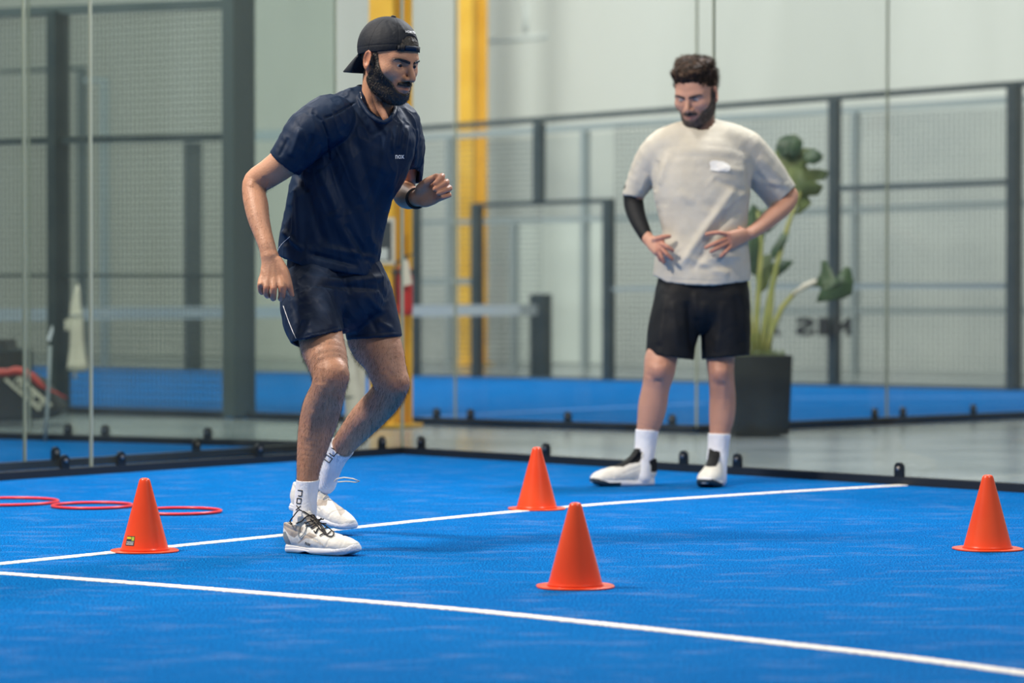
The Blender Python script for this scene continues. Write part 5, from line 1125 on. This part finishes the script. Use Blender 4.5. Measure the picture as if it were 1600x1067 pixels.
# ================================================================== the standing man
RB2 = Vector((atd(1085, 452, 12.72).x, 12.72, 0))
def stander():
    hf = Frame(P3(1088, 147.5, 12.74), math.radians(-26), math.radians(19), 0, 1.10)
    head = head_sdf(jaw=.98, cheek=.97, eo=.0026); headL = Local(head, hf)
    l1 = LB((1055, 470, 12.75, 24, .08), (1050, 515, 12.73, 23, .075), (1040, 543, 12.71, 23.5, .07), (1033, 560, 12.70, 25.5, .068), (1030, 582, 12.68, 24, .063), (1025, 604, 12.69, 21.5, .057), (1020, 632, 12.70, 22.5, .060), (1016.5, 652, 12.70, 20.5, .054), (1011, 675, 12.70, 16.5, .043), (1007.5, 702, 12.70, 13.5, .037), (1005, 730, 12.69, 13.5, .038))
    l2 = LB((1130, 470, 12.76, 28, .085), (1128, 520, 12.76, 26, .078), (1125.5, 560, 12.75, 22.5, .066), (1127, 590, 12.74, 20, .059), (1129, 620, 12.76, 20.5, .058), (1128, 650, 12.76, 20, .054), (1124.5, 677, 12.75, 16, .043), (1121.5, 704, 12.74, 13.5, .037), (1119.5, 730, 12.72, 13.5, .038))
    torso = LB((1096, 450, 12.76, 58, .10), (1099, 370, 12.76, 55, .10), (1098, 290, 12.76, 62, .105), (1097, 240, 12.76, 60, .09), (1098, 215, 12.76, 36, .06))
    neck = LB((1099, 228, 12.77, 24, .062), (1098, 205, 12.76, 20.5, .056), (1096, 185, 12.76, 20, .055), (1095, 165, 12.77, 20, .05))
    a1 = LB((1040, 235, 12.78, 18, .05), (1012, 270, 12.83, 16, .046), (993, 305, 12.86, 14, .042), (990, 320, 12.86, 14, .04), (996, 340, 12.81, 12.5, .035), (1004, 358, 12.75, 10.5, .030), (1013, 374, 12.70, 9, .025))
    a2 = LB((1156, 240, 12.78, 20, .052), (1190, 270, 12.83, 18, .048), (1226, 302, 12.88, 14, .042), (1234, 306, 12.88, 13.5, .041), (1225, 322, 12.84, 14.5, .039), (1207, 338, 12.79, 14, .036), (1188, 354, 12.74, 12, .031), (1172, 365, 12.69, 10.5, .026))
    p1 = LB((1014, 375, 12.69, 9, .022), (1022, 381, 12.655, 12, .018), (1030, 387, 12.625, 13.5, .015), side=(.6, 0, .8), sub=2)
    f1 = [LB((1034, 381, 12.615, 3.6), (1043, 386, 12.600, 3.6), (1051, 391.5, 12.605, 3.1), sub=2), LB((1033, 388, 12.615, 3.6), (1042, 397, 12.600, 3.6), (1050, 405, 12.605, 3.1), sub=2), LB((1029, 393, 12.620, 3.5), (1034, 402, 12.610, 3.4), (1037, 410, 12.615, 3.0), sub=2), LB((1025, 392, 12.630, 3.2), (1029, 400, 12.625, 3.1), (1032, 407, 12.63, 2.8), sub=2)]
    t1 = LB((1022, 374, 12.64, 4.4), (1034, 371, 12.62, 4.2), (1046, 369, 12.625, 3.4), sub=2)
    p2 = LB((1167, 367, 12.68, 10, .020), (1154, 371, 12.640, 13, .017), (1141, 376, 12.610, 14.5, .014), side=(0, 0, 1), sub=2)
    f2 = [LB((1138, 367, 12.605, 3.8), (1122, 363.5, 12.585, 3.7), (1104, 366, 12.590, 3.1), sub=2), LB((1134, 374, 12.600, 3.8), (1118, 380, 12.580, 3.8), (1103, 387, 12.590, 3.1), sub=2), LB((1136, 380, 12.600, 3.7), (1122, 387, 12.583, 3.7), (1111, 393, 12.590, 3.1), sub=2), LB((1141, 386, 12.605, 3.5), (1133, 394, 12.590, 3.4), (1126, 401, 12.595, 2.9), sub=2)]
    t2 = LB((1160, 361, 12.66, 4.6), (1152, 355, 12.68, 4.2), (1143, 353, 12.70, 3.4), sub=2)
    hands = [Grp([Grp([p1, Grp(f1, .0012)], .008), t1], .008), Grp([Grp([p2, Grp(f2, .0012)], .008), t2], .008)]
    k1 = Ell(P3(1030, 578, 12.63), (.036, .03, .042)); k2 = Ell(P3(1126, 582, 12.69), (.033, .03, .042))
    body = Grp([Grp([torso, l1, l2, a1, a2], .02), neck, k1, k2], .022); body = Grp([body, headL], .014); body = Grp([body]+hands, .010)
    Vt, F4 = polygonise(body, .0042, 'person'); Vt = relax(Vt, F4, 1, .4); N_ = vnormals(Vt, F4)
    Vt = Vt+N_*folds2([(1020, 570, 1040, 566, 4, -.003), (1022, 595, 1034, 597, 3, -.004), (1118, 574, 1134, 572, 4, -.003), (1016, 575, 1014, 590, 3, -.002), (1132, 590, 1130, 640, 4, .003)])(Vt, N_)[:, None]
    p = to_obj('person', Vt-np.array(RB2), F4, M['skin2'], None); p.location = RB2
    def stub(V_):
        q = hf.l(V_); d = beard_reg(q, -.135); near = (np.abs(q) < .15).all(1); return np.clip(np.clip(.5-d/.016, 0, 1)*near*.92, 0, 1)
    def flush(V_):
        q = hf.l(V_); near = (np.abs(q) < .15).all(1); l = np.exp(-((q[:, 0]/.022)**2+((q[:, 2]+.0645)/.010)**2))*(q[:, 1] > .07); x, y = proj(V_)
        hd = (((x < 1056) & (y > 366) & (y < 412) & (x > 1024)) | ((x > 1096) & (x < 1142) & (y > 358) & (y < 408)))
        return near*np.clip(l*.8+(np.abs(q[:, 0]) > .074)*.4, 0, 1)+hd*.45+np.exp(-(((x-1030)/18)**2+((y-580)/18)**2))*.15+np.exp(-(((x-1126)/18)**2+((y-582)/18)**2))*.15+.08*(y > 560)
    for an, fn in (('stubble', stub), ('flush', flush)):
        a = p.data.attributes.new(an, 'FLOAT', 'POINT'); a.data.foreach_set('value', fn(Vt).astype(f32))
    tag(p, 'brown-haired man in pale grey shirt and black shorts, standing with hands on hips', 'person')
    for s in (-1, 1): eyeball(hf, s, (-.05, 1, -.75), p)
    brow_hair(hf, head, p, M['hair'], .0040)
    bfield = Fn(lambda X: np.maximum(head(hf.l(X), None)*hf.k-.0035, beard_reg(hf.l(X), -.130)*hf.k), *(lambda c: (c.min(0), c.max(0)))(np.array([hf.w((x, y, z)) for x in (-.09, .09) for y in (-.01, .125) for z in (-.135, .032)])))
    solid('beard', bfield, .003, M['hair2b'], p, rel=1, disp=lambda V_, n_: noise3(V_, 300)*.0016)
    # hair: tousled, short at the sides
    hr = [Ell((0, -.016, .052), (.0815, .103, .088)), Ell((.012, .048, .105), (.055, .042, .030)), Ell((-.040, .045, .098), (.034, .036, .026)), Ell((.035, .0, .118), (.05, .06, .030)), Ell((-.03, -.02, .122), (.05, .06, .026))]
    rs = np.random.RandomState(8)
    for i in range(34):
        a = rs.uniform(-1.7, 1.7); b = rs.uniform(.25, 1.15); x = math.sin(a)*math.cos(b)*.080; y = math.cos(a)*math.cos(b)*.098-.012; z = .052+math.sin(b)*.086; r = rs.uniform(.012, .020)
        if z < .085 and y > .03: continue
        hr.append(Ell((x, y, z), (r, r*1.2, r*.8)))
    hg = Grp(hr, .012)
    def cut(X):
        q = hf.l(X); x, y, z = np.abs(q[:, 0]), q[:, 1], q[:, 2]
        line = np.where(y > .03, .066-np.clip(x-.040, 0, 1)*1.6-np.clip(.05-y, 0, 1)*.3, -.002+np.clip(y, -.1, .03)*1.2); line = np.where(y < -.03, -.045+np.clip(-(y+.03), 0, .1)*-.25, line)
        return ((line-z)*hf.k).astype(f32)
    hl = Local(hg, hf, lo=(-.10, -.13, -.09), hi=(.10, .11, .165)); hfld = Grp([hl, Fn(cut, [-9]*3, [99]*3)], .004, 'int'); hfld.lo, hfld.hi = hl.lo, hl.hi
    Vh, Fh = polygonise(hfld, .0042, 'hair'); Vh = relax(Vh, Fh, 1); Nh = vnormals(Vh, Fh); q = hf.l(Vh); Vh = Vh+Nh*(noise3(q*np.array([1, .5, 1.]), 130, 2, 3)*.0060+np.sin(noise3(q, 30)*14+q[:, 1]*160)*.0016)[:, None]
    hob = to_obj('hair', Vh, Fh, M['hair2'], p)
    strands('hair_strands', Vh, Nh, 6000, .016, .0006, lambda P, N2: np.stack([noise3(P, 25, 3)*1.5+.4, noise3(P, 25, 9)*1.2, noise3(P, 25, 5)], 1), M['hair2'], hob, 9, .35)
    # t-shirt
    tn = [(1098, 206, 12.765, 34, .066), (1098, 222, 12.765, 66, .092), (1098, 250, 12.76, 78, .122), (1097, 290, 12.755, 77, .134), (1099, 330, 12.755, 70, .136), (1101, 368, 12.755, 67, .134), (1098, 402, 12.755, 74, .134), (1097, 430, 12.755, 76.5, .136), (1097, 460, 12.755, 76, .136)]
    ln = [(1062, 224, 12.77, 34, .085), (1034, 238, 12.79, 32, .080), (1010, 268, 12.83, 26, .070), (992, 300, 12.86, 17.5, .058), (986, 325, 12.87, 17, .056)]
    rn = [(1132, 224, 12.77, 34, .085), (1162, 236, 12.79, 34, .080), (1192, 268, 12.83, 32, .074), (1219, 303, 12.87, 28, .064), (1236, 330, 12.88, 28, .06)]
    cl = Half(P3(991, 308, 12.86), np.array([-.15, 0, -1])); cr_ = Half(P3(1222, 311, 12.87), np.array(P3(1236, 326, 12.87))-np.array(P3(1222, 311, 12.87)))
    hem = Fn(lambda X: (lambda x, y: ((y-(446-((x-1100)/76)**2*8-np.clip((1040-x)/20, 0, 1)*8))*.00277).astype(f32))(*proj(X)), [-9]*3, [99]*3)
    out = Grp([Grp([LB(*tn), hem], .004, 'int'), Grp([LB(*ln), cl], .003, 'int'), Grp([LB(*rn), cr_], .003, 'int')], .016)
    inn = Grp([cav(tn, .010, 425, .0028), shell_in(ln[2:], .009), shell_in(rn[2:], .010)], .002)
    nh = LB((1094, 178, 12.745, 20.5, .060), (1098, 207, 12.755, 22, .064), (1099, 218, 12.76, 20, .058))
    sh = Grp([out, inn, nh], .003, 'sub')
    cpts = [(1073, 200, 12.76), (1078, 210, 12.71), (1092, 216, 12.685), (1110, 212, 12.70), (1123, 203, 12.745), (1124, 194, 12.80), (1108, 190, 12.83), (1084, 192, 12.82), (1074, 196, 12.79), (1073, 200, 12.76), (1078, 210, 12.71)]
    sh = Grp([sh, Limb([tuple(P3(*q))+(.008, .008) for q in cpts], sub=4)], .005); sh.lo, sh.hi = out.lo, out.hi+np.array([0, 0, .1])
    FL = [(1150, 290, 1060, 420, 7, .014), (1160, 300, 1080, 425, 5, -.009), (1130, 330, 1165, 300, 5, .008), (1160, 330, 1125, 350, 5, -.007), (1060, 300, 1110, 335, 8, .004), (1070, 320, 1140, 325, 8, -.003), (1040, 320, 1046, 420, 7, .006), (1168, 250, 1172, 300, 5, -.010), (1185, 245, 1225, 285, 6, .007), (1180, 270, 1215, 300, 5, -.006), (1190, 285, 1235, 290, 5, .006), (1028, 250, 1024, 300, 4, -.009), (1045, 240, 1030, 290, 5, .006), (1012, 270, 1000, 300, 4, .005), (1120, 262, 1165, 268, 6, .005), (1115, 280, 1165, 300, 5, -.005), (1070, 400, 1140, 430, 6, .006), (1100, 405, 1160, 400, 5, .006), (1090, 420, 1150, 415, 5, -.006), (1030, 436, 1166, 442, 1.2, -.002), (1058, 232, 1150, 236, 14, .004)]
    shirt = solid('t_shirt', sh, .0054, M['greige'], p, rel=2, disp=lambda V_, n_: folds2(FL)(V_, n_)+noise3(V_, 12, 3)*.004+wrinkle(V_, (-.6, .1, -1), 20, 6, 5)*.004)
    sb = bvh_of(shirt)
    bp = [(1108, 254), (1112, 251), (1119, 251), (1125, 252), (1130, 253), (1136, 256), (1141, 261), (1140, 266), (1136, 268), (1128, 267), (1122, 268), (1115, 267), (1109, 266), (1110, 260)]
    cx, cy = 1124, 260; vs = [hit(sb, cx, cy, .004)]; k = len(bp)
    for f_ in (.5, 1):
        for x, y in bp: vs.append(hit(sb, cx+(x-cx)*f_, cy+(y-cy)*f_, .004))
    fs = [(0, 1+i, 1+(i+1) % k) for i in range(k)]+[(1+i, 1+k+i, 1+k+(i+1) % k, 1+(i+1) % k) for i in range(k)]
    me = bpy.data.meshes.new('print'); me.from_pydata([tuple(v) for v in vs], [], fs); o = link('chest_print', me, M['blotch'], shirt); s_ = o.modifiers.new('t', 'SOLIDIFY'); s_.thickness = .0006
    # black arm sleeve on his right arm
    sn = [(990, 296, 12.86, 15.5, .044), (990, 318, 12.86, 15.6, .0435), (996, 340, 12.81, 14, .038), (1004, 358, 12.75, 11.8, .033), (1012, 374, 12.705, 9.8, .0275), (1018, 386, 12.67, 9.5, .026)]
    g = Grp([LB(*sn), Half(P3(1011, 373, 12.71), np.array(P3(1012, 374, 12.705))-np.array(P3(1004, 358, 12.75)))], .002, 'int'); g.lo, g.hi = LB(*sn).lo, LB(*sn).hi
    solid('arm_sleeve', g, .0035, M['black'], p)
    # shorts
    pel = LB((1098, 425, 12.76, 66, .115), (1098, 445, 12.76, 71, .122), (1097, 475, 12.76, 74, .13))
    n1 = [(1062, 465, 12.75, 38, .12), (1054, 505, 12.74, 40, .118), (1048, 540, 12.73, 38.5, .112), (1045, 585, 12.72, 37.5, .11)]
    n2 = [(1132, 465, 12.76, 38, .12), (1134, 505, 12.76, 39, .118), (1134, 540, 12.76, 38, .112), (1134, 585, 12.76, 38, .11)]
    h1 = Fn(lambda X: (lambda x, y: ((y-(554+np.clip((x-1010)/74, 0, 1)*9))*.00277).astype(f32))(*proj(X)), [-9]*3, [99]*3)
    h2 = Fn(lambda X: (lambda x, y: ((y-(562-np.clip((x-1097)/74, 0, 1)*7))*.00277).astype(f32))(*proj(X)), [-9]*3, [99]*3)
    sg = Grp([pel, Grp([Grp([LB(*n1), h1], .002, 'int'), cav(n1, .010, 520, .0028)], .003, 'sub'), Grp([Grp([LB(*n2), h2], .002, 'int'), cav(n2, .010, 520, .0028)], .003, 'sub')], .012)
    sg.lo, sg.hi = pel.lo-np.array([.12, .1, .42]), pel.hi+np.array([.12, .1, 0])
    FS = [(1040, 460, 1030, 540, 6, .006), (1075, 470, 1082, 550, 6, -.008), (1100, 470, 1092, 550, 6, .006), (1130, 470, 1120, 550, 6, .006), (1150, 460, 1160, 540, 6, -.005), (1050, 470, 1060, 540, 5, .005), (1085, 455, 1090, 500, 5, .007)]
    solid('shorts', sg, .0055, M['black'], p, rel=2, disp=lambda V_, n_: folds2(FS)(V_, n_)+noise3(V_, 18, 7)*.003)
    # socks and shoes
    k1n = [(1011.5, 668, 12.70, 18.4, .050), (1008.5, 695, 12.70, 16.6, .044), (1005.5, 720, 12.69, 16, .043), (1003, 745, 12.68, 16, .045)]
    k2n = [(1124.5, 672, 12.75, 18, .050), (1122, 700, 12.74, 16.5, .044), (1120, 724, 12.72, 16, .043), (1119, 748, 12.70, 16, .045)]
    for kn_, y in ((k1n, 671), (k2n, 677)): sock_part('sock', LB(*kn_), [Half(P3(kn_[0][0], y, kn_[0][2]), (0.04, 0, 1))], .0035, p)
    he = fl(1026, 757); D1 = 12.70; hx = P3(1027, 452, D1); tx = P3(926, 452, D1-.10)
    make_shoe(SFrame((hx[0]-.012, hx[1], 0), (tx[0], tx[1], 0), 1.02, zs=1.25), p, .0034, None, 2, foot=-1)
    hx = P3(1124, 452, 12.79); tx = P3(1100, 452, 12.50)
    make_shoe(SFrame((hx[0], hx[1], 0), (tx[0], tx[1], 0), 1.04, zs=1.25), p, .0034, None, 2, foot=1)
    return p
M['hair2b'] = mat('brown_beard', (.035, .024, .018), .6, col2=(.075, .05, .038), nscale=70, bump=.5, bscale=200)
person2 = stander()
